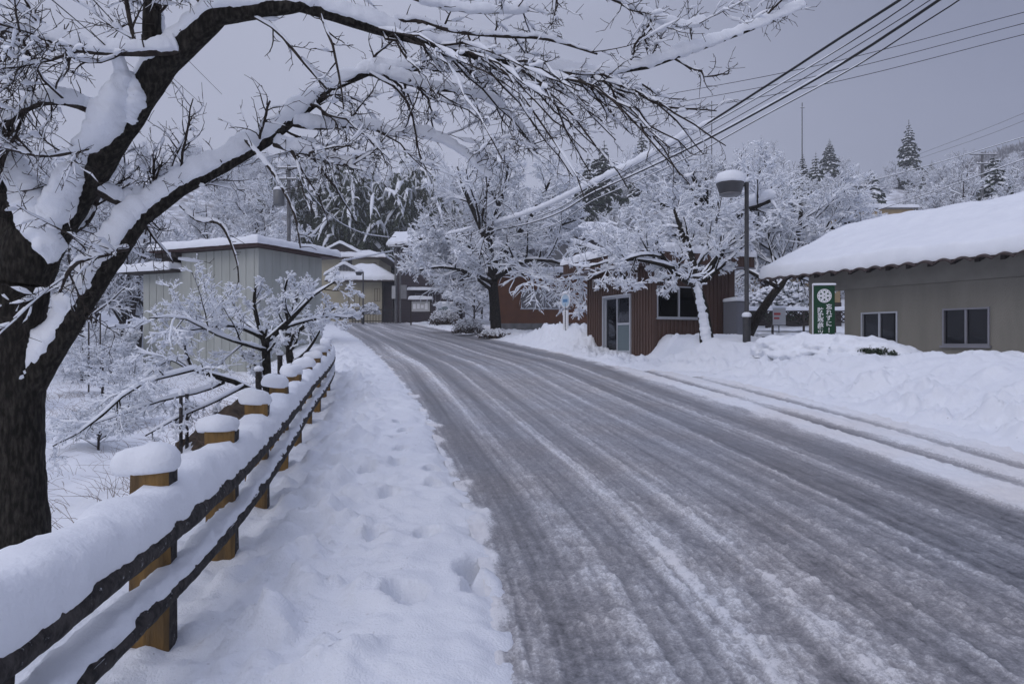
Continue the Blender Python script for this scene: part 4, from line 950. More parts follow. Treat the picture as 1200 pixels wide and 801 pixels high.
# ---------------------------------------------------------------- fence
PD = [1.0, 2.03, 3.25, 4.35, 5.5, 6.74, 8.0, 9.3, 10.6, 11.9, 13.2, 14.5, 15.8]
fence = thing('rail_fence', [float(XF(3.25)), 3.25, .16], 'low timber rail fence with ochre posts and thick snow on both rails', 'fence')
rng = np.random.RandomState(4)
for i, d in enumerate(PD):
    x = float(XF(d)); dx = float(XF(d+.3)-XF(d-.3))/.6; T = norm(np.array([dx, 1.])); Nn = np.array([T[1], -T[0]])
    pf = frame((x, d), Nn, T); zg = .05*d; zt = zg+(.81 if d > 3 else .58)+rng.uniform(-.02, .02); hw = .085
    p = MB(); ax = [(-hw, -.075), (hw*.75, -.075), (hw, -.05), (hw, .05), (hw*.75, .075), (-hw, .075)]; tp = rng.normal(size=2)*.006
    zs = np.linspace(zg-.4, zt, 7); n = len(ax)
    P = np.array([[(a+rng.normal()*.003, b+rng.normal()*.003, z) for a, b in ax] for z in zs])
    i_ = np.arange(len(zs)*n).reshape(len(zs), n); j_ = np.roll(i_, -1, 1)
    Pw = pf(P.reshape(-1, 3))
    p.m = 0; p.add(Pw, np.stack([i_[:-1], j_[:-1], j_[1:], i_[1:]], -1)[:, [0, 1]].reshape(-1, 4))
    Q = np.stack([i_[:-1], j_[:-1], j_[1:], i_[1:]], -1)
    p.m = 1; p.add(Pw, Q[:, 2:].reshape(-1, 4)); p.m = 0
    top = P[-1]; p.add(pf(np.vstack([top, [0, 0, zt]])), None, [[k, (k+1) % n, n] for k in range(n)])
    po = p.build('post', [M['post_cut'], M['log']], fence)
    s = MB(); a = np.linspace(0, 2*np.pi, 22, endpoint=False); rr_ = []; rng_c = rng.rand()
    H = rng.uniform(.08, .12)
    if d < 3: continue
    prof = [(.07, -.012), (.09, -.008), (.100, .008), (.105, .034), (.100, .5*H+.015), (.086, .76*H+.015), (.058, .92*H+.015), (.025, H+.012), (.003, H+.014)]
    for r_, z_ in prof:
        k = 1+.10*np.sin(a*2+i)+.08*np.sin(a*3+i*2)+.10*perlin(np.cos(a)*2+i*3, np.sin(a)*2+z_*12)
        rr_.append(pf(np.stack([-.03+r_*(1.15+.25*rng_c)*k*np.cos(a), r_*k*1.1*np.sin(a), np.full(22, zt+z_)+.012*np.sin(a+i)], -1)))
    s.grid(np.array([np.vstack([q, q[:1]]) for q in rr_])); s.build('snow_cap', M['snow'], po, True)
def rail(zoff, rad, cw, ch, seed, nm):
    d = np.concatenate([np.arange(.3, 6, .025), np.arange(6, 16.3, .06)]); off = .115
    x = XF(d); dx = np.gradient(x, d); nx = 1/np.sqrt(1+dx*dx); ny = -dx*nx
    jag = .005*perlin(d*2+seed, d*0)
    P = np.stack([x+nx*off, d+ny*off, .05*d+zoff+jag], -1); m = MB()
    rr_ = rad*(1+.07*perlin(d*3+seed, d*0+2)+.04*perlin(d*11+seed, d*0+5))
    V, Q = tubes(P[None], rr_[None], 18, .035, rng); m.add(V, Q); ro = m.build(nm, M['log'], fence, True)
    s = MB(); k = 18
    nn = 1+.24*perlin(d*1.1+seed, d*0+7)+.16*perlin(d*3.1+seed, d*0+1)
    big = 1+.45*np.exp(-np.clip(d-1.4, 0, None)/1.5)
    T = norm(np.gradient(P, axis=0)); S = np.stack([T[:, 1], -T[:, 0], 0*d], -1)
    a = np.arange(k)/k*2*np.pi; ca, sa = np.cos(a), np.sin(a); ca = np.sign(ca)*np.abs(ca)**.8
    up = np.where(sa > 0, np.abs(sa)**.8, -.25*np.abs(sa))
    Wd = cw*nn*big; Hh = ch*nn*big
    C = P+np.array([0, 0, rad*.60])-S*(Wd-rad*.75)[:, None]
    V = C[:, None]+S[:, None]*(ca*Wd[:, None])[..., None]+np.array([0, 0, 1.])*(up*Hh[:, None])[..., None]
    jit = fbm(np.repeat(d[:, None], k, 1)*4.5+seed, np.repeat(a[None], len(d), 0)*1.2, 5)*.021
    V = V+S[:, None]*(jit*np.sign(ca))[..., None]+np.array([0, 0, 1.])*(jit*.7)[..., None]
    i_ = np.arange(len(d)*k).reshape(len(d), k); j_ = np.roll(i_, -1, 1)
    s.add(V.reshape(-1, 3), np.stack([i_[:-1], j_[:-1], j_[1:], i_[1:]], -1).reshape(-1, 4)); s.build('snow', M['snow'], ro, True)
rail(.575, .056, .125, .15, 1.3, 'rail'); rail(.30, .048, .060, .06, 5.7, 'rail')

# ---------------------------------------------------------------- street lamps
def street_lamp(loc, zt, label, head=True, r=.055, d=17):
    root = thing('street_lamp', loc, label, 'street lamp', 'street lamps along the road'); x, y, z = loc
    p = MB(); zc = z+ (zt-z)*.24
    p.lathe((x, y, 0), [(0, z-.6), (r*1.75, z-.6), (r*1.75, zc-.02), (r*1.6, zc), (r, zc+.02), (r*.95, zt), (0, zt+.01)], 16); po = p.build('post', M['lamp_metal'], root, True)
    p = MB(); p.lathe((x, y, 0), [(r*1.72, zc-.03), (r*2.2, zc+.005), (r*1.9, zc+.06), (r*1.02, zc+.09)], 16); p.build('snow', M['snow'], po, True)
    p = MB(); p.box(x-.30, x+.0, y-.03, y+.03, zt-.10, zt-.045); p.tube([(x-.15, y, zt-.07), (x+.02, y, zt-.07)], .04, 10); p.build('arm', M['lamp_metal'], root)
    hx = x-.41
    p = MB(); p.lathe((hx, y, zt-.30), [(.0, .01), (.255, .01), (.265, .03), (.33, .235), (.34, .25), (.34, .275), (.31, .285), (0, .29)], 28); hd = p.build('lamp_head', M['lamp_shade'], root, True)
    p = MB(); p.lathe((hx, y, zt-.30), [(0, -.03), (.24, -.03), (.27, -.01), (.272, .008), (0, .009)], 24); p.build('lens', M['lens'], hd, True)
    p = MB(); p.lathe((hx, y, zt-.02), [(.33, -.015), (.365, .01), (.37, .06), (.34, .15), (.29, .235), (.17, .29), (.05, .31), (0.002, .31)], 28)
    p.V[-1] = p.V[-1]+.012*np.stack([perlin(p.V[-1][:, 0]*6, p.V[-1][:, 2]*6), perlin(p.V[-1][:, 1]*6+4, p.V[-1][:, 2]*6), perlin(p.V[-1][:, 0]*5, p.V[-1][:, 1]*5)], -1); p.build('snow_cap', M['snow'], hd, True)
    return root
L0 = at(875, 410, 17.0); street_lamp([L0[0], 17.0, 1.2], at(0, 213, 17)[2], 'tall dark street lamp with a dome of snow on its drum head')
L1 = at(425.5, 366, 66); street_lamp([L1[0], 66, 3.4], at(0, 318, 66)[2], 'distant thin street lamp standing before the cream house at the road end', r=.07)

# ---------------------------------------------------------------- banner
nb0 = at(966, 405, 15.6); bx = nb0[0]; by = 15.6
bann = thing('banner', [bx, by, .8], 'green vertical banner with a white emblem and lettering before the low building', 'banner')
ZT, ZB, hwid = 1.6+66/800*15.6, .95, .228
bU = norm(np.array([1, -.12])); bfr = frame((bx, by), bU, np.array([-bU[1], bU[0]]))
c = MB(); nz_ = 20; Uu = np.linspace(-hwid, hwid, 9); Zz = np.linspace(ZB, ZT, nz_); UG, ZG = np.meshgrid(Uu, Zz, indexing='ij')
wob_ = lambda u, z: .012*np.sin(z*3.1+1)*0+.0*u
F1 = bfr(np.stack([UG, 0*UG-.004, ZG], -1)); F2 = bfr(np.stack([UG, 0*UG+.004, ZG], -1)); c.grid(F1); c.grid(F2[::-1]); c.build('cloth', M['green'], bann, True)
c = MB(); c.tube(bfr(np.array([[-hwid-.02, .012, .5], [-hwid-.02, .012, ZT+.05]])), .014, 8); c.tube(bfr(np.array([[-hwid-.04, .012, ZT+.012], [hwid+.01, .012, ZT+.012]])), .012, 8); c.build('pole', M['white'], bann, True)
c = MB(); blanket(c, bfr, -hwid-.03, hwid+.02, -.03, .035, ZT+.018, ZT+.018, .035, .02, .04, 1, .006); c.build('snow', M['snow'], bann, True)
# emblem: ring with six rounded petals
em = MB(); ez = 1.6+54.0/800*15.6; R = .158
def disc_ring(u, z, r0, r1, k=28, yy=-.008):
    a = np.linspace(0, 2*np.pi, k+1); P = np.stack([np.stack([u+r*np.cos(a), 0*a+yy, z+r*np.sin(a)], -1) for r in (r0, r1)]); em.grid(bfr(P)[::-1])
disc_ring(0, ez, R*.86, R); disc_ring(0, ez, .012, R*.22)
for i in range(6):
    a = np.pi/2+i*np.pi/3; disc_ring(.55*R*np.cos(a), ez+.55*R*np.sin(a), R*.14, R*.30, 16)
    b = a+np.pi/6; tgt = MB()
    for q in (.45,):
        u, z = np.cos(b), np.sin(b); du, dz = -np.sin(b)*.018, np.cos(b)*.018
        em.add(bfr(np.array([[u*R*.22+du, -.0085, ez+z*R*.22+dz], [u*R*.88+du, -.0085, ez+z*R*.88+dz], [u*R*.88-du, -.0085, ez+z*R*.88-dz], [u*R*.22-du, -.0085, ez+z*R*.22-dz]])), [[0, 1, 2, 3]])
em.build('emblem', M['white'], bann)
def glyphs(items, size, name, material, parent, fr, yy=-.008, bold=.0):
    mb = MB()
    for ch, u, z in items:
        cu = bpy.data.curves.new('t', 'FONT'); cu.body = ch; cu.size = size; cu.align_x = 'CENTER'; cu.align_y = 'CENTER'; cu.offset = bold; cu.resolution_u = 3
        o = bpy.data.objects.new('t', cu); COL.objects.link(o)
        me = bpy.data.meshes.new_from_object(o.evaluated_get(bpy.context.evaluated_depsgraph_get()))
        V = np.array([v.co[:] for v in me.vertices])
        if len(V):
            ctr = (V[:, :2].max(0)+V[:, :2].min(0))/2
            W = fr(np.stack([V[:, 0]-ctr[0]+u, np.full(len(V), yy), V[:, 1]-ctr[1]+z], -1)); T = []; 
            for p in me.polygons:
                v = list(p.vertices)
                for k in range(1, len(v)-1): T.append((v[0], v[k], v[k+1]))
            mb.add(W, None, T)
        bpy.data.objects.remove(o); bpy.data.curves.remove(cu); bpy.data.meshes.remove(me)
    return mb.build(name, material, parent)
zpx = lambda yp: 1.6+(400-yp)/800*15.6
colR = [('忘', 358.6), ('れ', 365.2), ('ず', 371.8), ('に', 378.6), ('！', 386)]
colL = [('防', 362.8), ('犯', 369.3), ('登', 375.8), ('録', 382.2), ('ツ', 389), ('｜', 395.8), ('ロ', 402.5)]
glyphs([(t_, .10, zpx(y_)) for t_, y_ in colR]+[(t_, -.085, zpx(y_)) for t_, y_ in colL], .135, 'lettering', M['white'], bann, bfr, bold=.003)

# ---------------------------------------------------------------- bus stop sign, notice board, road sign
bs0 = at(663, 395, 26.5); bs = thing('bus_stop_sign', [bs0[0], 26.5, 1.9], 'bus stop sign, pale blue disc over a white panel, before the orange wall', 'sign')
su = norm(np.array([.45, .9])); bsf = frame(bs0[:2], su, np.array([su[1], -su[0]])*-1)
sg = frame(bs0[:2], norm(np.array([.55, -.83])), norm(np.array([.83, .55])))
p = MB(); p.tube([(bs0[0], 26.5, 1.2), (bs0[0], 26.5, 3.1)], .03, 10); p.build('pole', M['steel'], bs, True)
def flat_disc(fr, r, z, y0, y1, k=28):
    a = np.linspace(0, 2*np.pi, k, endpoint=False); m = MB()
    P = np.concatenate([np.stack([r*np.cos(a), 0*a+y, z+r*np.sin(a)], -1) for y in (y0, y1)]+[np.array([[0, y0, z], [0, y1, z]])]); i = np.arange(k); j = (i+1) % k
    m.add(fr(P), np.stack([i, j, j+k, i+k], -1), np.concatenate([np.stack([j, i, i*0+2*k], -1), np.stack([i+k, j+k, i*0+2*k+1], -1)])); return m
dk = flat_disc(sg, .29, 3.2, -.02, .02).build('disc', M['white'], bs)
flat_disc(sg, .24, 3.2, -.025, -.0205).build('disc_face', M['paleblue'], dk)
p = MB(); p.box(-.14, .14, -.03, -.026, 3.14, 3.26, sg); p.build('route_mark', M['blue'], dk)
p = MB(); p.box(-.15, .15, -.02, .02, 2.08, 2.84, sg); pn = p.build('panel', M['white'], bs)
p = MB(); [p.box(-.03, .03, -.025, -.021, z, z+.045, sg) for z in np.arange(2.2, 2.75, .085)]; p.build('print', M['ink'], pn)
p = MB(); blanket(p, sg, -.16, .16, -.05, .05, 3.48, 3.48, .07, .03, .05, 2, .01); p.build('snow', M['snow'], bs, True)
nbp = at(493, 366, 62); nx_ = nbp[0]; ny_ = 62.; nt_ = thing('notice_board', [nx_, ny_, 3.4], 'notice board on dark posts under a little snow capped roof at the road end', 'notice board')
for a_ in (-.95, .83): p = MB(); p.box(nx_+a_, nx_+a_+.12, ny_, ny_+.12, 3, 5.4); p.build('post', M['dark_wood'], nt_)
p = MB(); p.box(nx_-.828, nx_+.828, ny_+.02, ny_+.1, 4.28, 4.36); p.build('rail', M['dark_wood'], nt_)
p = MB(); p.box(nx_-.825, nx_+.825, ny_+.02, ny_+.08, 4.365, 5.3); bo = p.build('board', M['curtain'], nt_)
p = MB(); r2 = random.Random(3)
for i in range(4): p.box(nx_-.7+.36*i, nx_-.45+.36*i, ny_+.012, ny_+.018, 4.55+r2.uniform(0, .2), 4.95+r2.uniform(0, .2))
p.build('papers', M['white'], bo)
p = MB(); p.box(nx_-1.05, nx_+1.05, ny_-.25, ny_+.4, 5.4, 5.48); rf = p.build('roof', M['dark_wood'], nt_)
p = MB(); blanket(p, I2, nx_-1.1, nx_+1.1, ny_-.3, ny_+.45, 5.47, 5.47, .28, .12, .15, 3, .03); p.build('snow', M['snow'], rf, True)
rs0 = at(913, 368, 30); rsn = thing('road_sign', [rs0[0], 30, 1.7], 'small white sign board with a red bar in front of the lattice fence', 'sign')
rx = rs0[0]; p = MB(); p.box(rx-.28, rx+.28, 29.97, 30, 2.35, 3.1); pl = p.build('plate', M['curtain'], rsn)
p = MB(); p.box(rx-.24, rx+.05, 29.962, 29.968, 2.78, 2.88); p.box(rx-.24, rx+.0, 29.962, 29.968, 2.6, 2.68); p.build('red_bar', M['red'], pl)
p = MB(); p.tube([(rx, 30.02, 1.2), (rx, 30.02, 3.05)], .025, 8); p.build('pole', M['steel'], rsn, True)
p = MB(); blanket(p, I2, rx-.3, rx+.3, 29.93, 30.06, 3.1, 3.1, .09, .04, .08, 2, .01); p.build('snow', M['snow'], rsn, True)

# ---------------------------------------------------------------- lattice fence and stone wall behind the lamp
lx0, lx1, ly = 11.4, 17.6, 34.; lf_ = thing('lattice_fence', [14, ly, 2], 'low dark lattice fence with snow along its top behind the road sign', 'fence')
p = MB()
for i in range(26):
    x = lx0+i*.25
    for s_ in (1, -1): p.tube([(x, ly, 2.62 if s_ > 0 else 3.1), (x+.48, ly+.012*s_, 3.1 if s_ > 0 else 2.62)], .03, 4, False)
p.build('lattice', M['dark_wood'], lf_)
for a_, b_ in ((3.1, 3.18), (2.55, 2.62)): p = MB(); p.box(lx0, lx1+.5, ly-.04, ly+.04, a_, b_); p.build('rail', M['dark_wood'], lf_)
for x in np.arange(lx0, lx1+.6, 1.55): p = MB(); p.box(x-.05, x+.05, ly-.1, ly-.045, 1.4, 3.22); p.build('post', M['dark_wood'], lf_)
p = MB(); blanket(p, I2, lx0-.05, lx1+.55, ly-.14, ly+.14, 3.18, 3.18, .18, .07, .1, 3, .03); p.build('snow', M['snow'], lf_, True)
sw0 = thing('stone_wall', [11, 26.5, 1.2], 'row of dark rocks half buried in snow behind the street lamp', 'stone wall')
p = MB(); sn_ = MB(); rng = np.random.RandomState(15)
for i in range(70):
    cx_ = 9.3+rng.rand()*6.2; cz = 1.35+.42*rng.rand(); r_ = rng.uniform(.13, .26); k = 8
    m = MB(); m.lathe((cx_, 26.6+rng.rand()*.2, cz), [(.02, -r_*.7), (r_*.8, -r_*.45), (r_, 0), (r_*.75, r_*.5), (.02, r_*.65)], k); V = m.V[0]+rng.normal(size=m.V[0].shape)*.025; p.add(V, m.Q[0])
    m = MB(); m.lathe((cx_, 26.6, cz+r_*.5), [(r_*.95, -.02), (r_*1.0, .05), (r_*.6, .11), (.01, .13)], k); sn_.add(m.V[0]+rng.normal(size=m.V[0].shape)*.012, m.Q[0])
p.build('rocks', M['dark_wood'], sw0, True); sn_.build('snow', M['snow'], sw0, True)

# ---------------------------------------------------------------- shrubs and hedges
def leafy(name, c, rx, ry, rz, n, leaf, label, cat, rng, snow=.5, sr=(.03, .09), lm='leaf', group=None, parts=('foliage', 'snow')):
    root = thing(name, [c[0], c[1], c[2]], label, cat, group)
    d = norm(rng.normal(size=(n, 3))); d[:, 2] = np.abs(d[:, 2])*1.0-.12
    rad = rng.uniform(.55, 1.02, n)[:, None]; lump = 1+.18*perlin(d[:, 0]*2.5+c[0], d[:, 1]*2.5+d[:, 2]*2)[:, None]
    P = np.array(c)+d*rad*lump*np.array([rx, ry, rz])
    a = norm(rng.normal(size=(n, 3))); b = norm(np.cross(a, rng.normal(size=(n, 3)))); s = (leaf*rng.uniform(.6, 1.4, n))[:, None]
    V = np.stack([P-a*s, P+b*s*.45, P+a*s, P-b*s*.45], 1).reshape(-1, 3); m = MB(); m.add(V, np.arange(4*n).reshape(n, 4))
    st = norm(rng.normal(size=(60, 3))); st[:, 2] = np.abs(st[:, 2]); e = np.array(c)+st*np.array([rx, ry, rz])*.95
    base_ = np.array(c)+np.stack([rng.normal(size=60)*.1*rx, rng.normal(size=60)*.1*ry, np.full(60, -.1)], -1)
    V, Q = tubes(np.stack([base_, (base_+e)/2+rng.normal(size=e.shape)*.05*rx, e], 1), np.full((60, 3), leaf*.12), 4); m.add(V, Q)
    m.build(parts[0], M[lm], root)
    k = int(n*snow); up = np.argsort(-(d[:, 2]*rad[:, 0]+.45*rng.rand(n)))[:k]; sm = MB()
    r = rng.uniform(*sr, k); ring = np.arange(6)/6*2*np.pi; PV = []
    for rr_, zz in ((.7, -.25), (1.0, .1), (.6, .55), (.05, .72)):
        q = P[up][:, None]+np.stack([rr_*r[:, None]*np.cos(ring), rr_*r[:, None]*np.sin(ring), zz*r[:, None]*np.ones(6)], -1); PV.append(q)
    PV = np.stack(PV, 1); PV = PV+rng.normal(size=PV.shape)*r[:, None, None, None]*.12
    i = np.arange(k*24).reshape(k, 4, 6); j = np.roll(i, -1, 2)
    sm.add(PV.reshape(-1, 3), np.stack([i[:, :-1], j[:, :-1], j[:, 1:], i[:, 1:]], -1).reshape(-1, 4)); sm.build(parts[1], M['snow'], root, True)['kind'] = 'stuff'
    return root
rng = np.random.RandomState(21)
for px, py, d, rx, rz, lab in ((521, 378, 44, 1.12, .95, 'rounded shrub dusted with snow on the roadside bank, farthest of the clipped shrubs'), (549, 388, 39.5, 1.0, .9, 'rounded snow dusted shrub on the bank, between the farther round shrub and the black trunk'), (580, 394, 35, .85, .42, 'flat low shrub with snow at the foot of the black trunked tree')):
    c = at(px, py, d); leafy('shrub', c, rx, rx*.9, rz*1.05, 1500, .06, lab, 'shrub', rng, .55, (.03, .065), 'twig_brown', 'clipped shrubs on the roadside bank')
c = at(930, 372, 38); leafy('evergreen_shrub', c, 1.5, 1.2, 2.2, 900, .16, 'tall rounded shrub heaped with clumps of snow behind the lattice fence', 'shrub', rng, .6, (.08, .2))
c = at(905, 366, 40); leafy('evergreen_shrub', c, 2.4, 1.4, 1.6, 1100, .16, 'wide dark shrub with snow pads behind the leaning trunk', 'shrub', rng, .55, (.08, .2))
def hedge(pts, hw_, hz, label, seed, holes, front):
    rng = np.random.RandomState(seed); pts = np.array(pts, float); pts[:, 2] = ground_z(pts[:, 0], pts[:, 1], False)-.05
    root = thing('hedge', [pts[0, 0], pts[0, 1], pts[0, 2]-.4], label, 'hedge')
    q = resample(pts, 150); k = 56; a = np.linspace(-.5, np.pi+.5, k); T = norm(np.gradient(q, axis=0)); S = np.stack([T[:, 1], -T[:, 0], 0*T[:, 0]], -1)
    t = np.linspace(0, 1, 150); e = np.clip(1-np.abs(2*t-1)**5, .02, 1)**.5
    ln = 1+.30*fbm(t[:, None]*5+seed, a[None]*1.1, 3)+.08*fbm(t[:, None]*16, a[None]*2.8, 3)
    V = q[:, None]+S[:, None]*(np.cos(a)*hw_*ln*e[:, None])[..., None]+np.array([0, 0, 1.])*(np.sin(a)*hz*ln*e[:, None])[..., None]
    s = MB(); s.grid(V); s.build('snow', M['snow'], root, True)
    m = MB(); b = MB()
    for fx, fz, n, sp in holes:
        c0 = q[int(fx*149)]+front*(hw_*1.0)+np.array([0, 0, fz])
        P = c0+rng.normal(size=(n, 3))*np.array([sp, .035, sp*.45])+T[int(fx*149)]*rng.normal(size=(n, 1))*sp
        aa = norm(rng.normal(size=(n, 3))+np.array([0, 0, .4])); bb_ = norm(np.cross(aa, rng.normal(size=(n, 3)))); z = rng.uniform(.018, .04, n)[:, None]
        m.add(np.stack([P-aa*z, P+bb_*z*.5, P+aa*z, P-bb_*z*.5], 1).reshape(-1, 3), np.arange(4*n).reshape(n, 4))
    m.build('foliage', M['leaf'], root)
BP_ = lambda w, u: [*(BE+w*BW+u*BU), 0.]
hedge([BP_(-1.35, -1.0), BP_(-1.2, -2.2), BP_(-1.1, -3.4), BP_(-1.1, -4.8)], .75, .36, 'snow buried hedge showing a dark gap of leaves below the smaller window', 3, [(.74, .10, 300, .09), (.68, .10, 140, .06), (.82, .10, 80, .05), (.93, .12, 70, .04), (.5, .10, 40, .04)], np.array([-.35, -.92, 0]))
hedge([BP_(-.8, -5.2), BP_(-.85, -6.2), BP_(-.9, -8.2)], .7, .42, 'snow heaped hedge with a few dark leaves poking out at the right edge', 5, [(.12, .22, 80, .05), (.2, .28, 40, .04), (.42, .26, 50, .04), (.1, .14, 50, .04)], np.array([-.6, -.8, 0]))

# ---------------------------------------------------------------- poles and cables
def gz(x, y): return float(ground_z(np.array([x]), np.array([y]), False)[0])
def utility_pole(px, ytop, d, label, r=.15, arms=(), trans=False, m='pole', name='utility_pole', cat='utility pole', group='utility poles and masts', extra=0):
    x = (px-600)/800*d; zt = at(0, ytop, d)[2]; zg = gz(x, d); root = thing(name, [x, d, zg], label, cat, group)
    p = MB(); p.tube([(x, d, zg-1), (x, d, zt)], [r, r*.72], 12); p.build('pole', M[m], root, True)
    for dz, L_ in arms:
        p = MB(); p.box(x-L_, x+L_, d-r-.08, d-r, zt-dz-.06, zt-dz+.06); ar = p.build('crossarm', M['steel'], root)
        
        for q in (-.9, -.45, .45, .9): p = MB(); p.lathe((x+L_*q, d-r-.04, zt-dz+.062), [(.05, 0), (.06, .05), (.03, .1), (.055, .16), (.0, .2)], 8); p.build('insulator', M['white'], ar, True)
        p = MB(); blanket(p, I2, x-L_, x+L_, d-r-.09, d-r+.01, zt-dz+.06, zt-dz+.06, .07, .03, .2, 2, .01); p.build('snow', M['snow'], ar, True)
    if trans:
        p = MB(); p.lathe((x-r-.62, d, zt-3.3), [(0, 0), (.42, 0), (.45, .08), (.45, 1.15), (.42, 1.2), (0, 1.22)], 16); t_ = p.build('transformer', M['steel'], root, True)
        p = MB(); p.box(x-r-.3, x, d-.05, d+.05, zt-2.6, zt-2.5); p.build('bracket', M['steel'], t_)
        p = MB(); p.lathe((x-r-.62, d, zt-2.08), [(.43, 0), (.46, .05), (.4, .2), (.2, .3), (0, .32)], 14); p.build('snow', M['snow'], t_, True)
    return root
up1 = utility_pole(464, 285, 70, 'utility pole with a meter box standing between the cream house and the dark house', .17, [(.35, .8)])
p = MB(); x = (461.5-600)/800*69.6; p.box(x-.18, x+.18, 69.4, 69.7, 6.0, 7.3); p.build('meter_box', M['curtain'], up1)
p = MB(); x = (473-600)/800*69.6; p.box(x-.3, x+.3, 69.5, 69.8, 6.0, 7.4); p.build('meter_box', M['grey_clad'], up1)
p = MB(); p.tube([((469-600)/800*70, 70, 3), ((469-600)/800*70, 70, 11)], .10, 8); p.build('conduit', M['pole'], up1, True)
utility_pole(338.5, 193, 56, 'utility pole with a can transformer behind the pale shed roof', .19, [(.3, .8), (1.2, .7)], True)
utility_pole(1004.5, 214, 46, 'concrete pole with a short crossarm rising just behind the low building roof', .17, [(.3, .5)])
utility_pole(1151, 178, 80, 'pole with a wide crossarm near the far right hillside', .18, [(.3, 1.6), (1.4, .8)])
utility_pole(834, 118, 130, 'thin mast with small cross bars on the hilltop above the hut', .12, [(.8, 1.1), (3., .8)], m='steel', name='mast', cat='mast')
utility_pole(940, 120, 160, 'thin tall radio mast on the hilltop left of the tall cedar', .16, [(1.2, .5)], m='steel', name='mast', cat='mast')
utility_pole(622.5+172, 226, 72, 'slim pole with a small lamp head behind the tan building', .08, [], m='steel') if False else None
for px, y0, y1, d, lab in ((104, 376, 436, 20, 'thin stake on the snowy bank left of the pale shed, nearer the big trunk'), (117.5, 366, 412, 23, 'thin taller stake on the snowy bank close to the pale shed')):
    a = at(px, y1, d); b = at(px, y0, d); p = MB(); p.tube([(a[0], d, a[2]-.6), b], .022, 8)
    q_ = thing('stake', [a[0], d, a[2]], lab, 'stake', 'stakes on the left bank'); p.build('rod', M['dark_wood'], q_, True); p = MB(); p.lathe((b[0], d, b[2]), [(.03, -.01), (.035, .02), (.01, .05)], 8); p.build('snow', M['snow'], q_, True)
for px, y0, y1, d, lab in ((303, 434, 470, 9.8, 'short weathered post with a snow cap at the root of the low bare limbs'), (328, 415, 455, 12, 'short weathered post with a snow cap between the two slim snowy trunks'), (212, 462, 500, 8.6, 'left one of the thin short stumps under the low bare limbs'), (219, 460, 498, 8.8, 'right one of the thin short stumps under the low bare limbs')):
    a = at(px, y1, d); b = at(px, y0, d); r_ = .045 if px > 250 else .022; p = MB(); p.tube([(a[0], d, a[2]-.5), b], r_, 9); q_ = thing('short_post', [a[0], d, a[2]], lab, 'post', 'old short posts on the left bank')
    p.build('stem', M['log'], q_, True); p = MB(); p.lathe((b[0], d, b[2]), [(r_*.9, -.01), (r_*1.6, .02), (r_*1.2, .06), (.004, .08)], 10); p.build('snow', M['snow'], q_, True)

def cable(knots, r, label, snow=None, cat='cable', seed=0, n=90, group='overhead cables', ext=None):
    w = np.array([at(a, b, d) for a, b, d in knots]); w = np.array(w)
    q = resample(w, n)
    if ext is not None: q = np.vstack([q, ext])
    o = thing('power_cable', q[0], label, cat, group); m = MB(); V, Q = tubes(q[None], np.full((1, len(q)), r), 6); m.add(V, Q); co = m.build('cable', M['cable'], o, True)
    if snow:
        t0, t1, w_, h_ = snow; i0, i1 = int(t0*n), int(t1*n); s = resample(q[i0:i1], 160, False); j = np.arange(160)*.35+seed
        mod = np.clip(.95+.25*perlin(j, j*0)+.15*perlin(j*3, j*0+2), .5, 2); e = np.clip(np.minimum(np.arange(160), 159-np.arange(160))/8, .1, 1)
        V, Q = snow_tubes(s[None], np.full((1, 160), r), (w_*mod*e)[None], (h_*mod*e)[None], 9, np.random.RandomState(seed), .1, .3, .8); m = MB(); m.add(V, Q); m.build('snow', M['snow'], o, True)
    return o
def dl(px):  # distance of the cable line at a photo column
    t = (-12.15*1.0-(px-600)/800*70)/(-(px-600)/800*57-19.54); return 70-57*t
EX = np.array([[10.5, 2., 12.5], [13.5, -8., 15.5]])
def trunk_cable(pts, r, label, snow, seed, y0=287): return cable([(464, y0, 70)]+[(a, b, dl(a)) for a, b in pts], r, label, snow, seed=seed, ext=EX+np.array([0, 0, .25*seed]))
trunk_cable([(587, 259, ), (700, 212), (800, 161), (900, 99), (980, 47), (1054, 0), (1090, -26)], .028, 'thick overhead cable carrying a heavy roll of snow', (.36, .90, .09, .20), 1)
trunk_cable([(600, 266), (700, 223), (800, 177), (900, 124), (1000, 66), (1100, 0), (1140, -28)], .028, 'second thick black overhead cable, running just below the snow laden one', (.6, .97, .035, .05), 2)
trunk_cable([(600, 262), (700, 216), (820, 152), (900, 107), (1000, 47), (1071, 0), (1100, -22)], .012, 'thin overhead wire running between the two thick black cables', (.5, .98, .018, .03), 3)
trunk_cable([(600, 276), (700, 232), (800, 187), (900, 133), (1000, 79), (1080, 28), (1124, 0), (1160, -25)], .013, 'thin overhead wire, lowest of the bundle going to the upper right', (.4, .98, .016, .028), 4)
trunk_cable([(600, 262), (700, 219), (800, 171), (900, 116), (1000, 56), (1090, 0), (1120, -20)], .009, 'faint thin overhead wire hugging the second thick cable', None, 5)
for i, (y0, y1) in enumerate(((131, 14), (142, 27), (152, 40))):
    cable([(560, y0+18, 46), (660, y0, 42), (930, (y0+y1)/2+10, 33), (1200, y1, 27), (1320, y1-30, 24)], .014, ('topmost of the three thin wires crossing the grey sky behind the cables', 'middle one of the three thin wires crossing the grey sky behind the cables', 'lowest of the three thin wires crossing the grey sky behind the cables')[i], n=40)
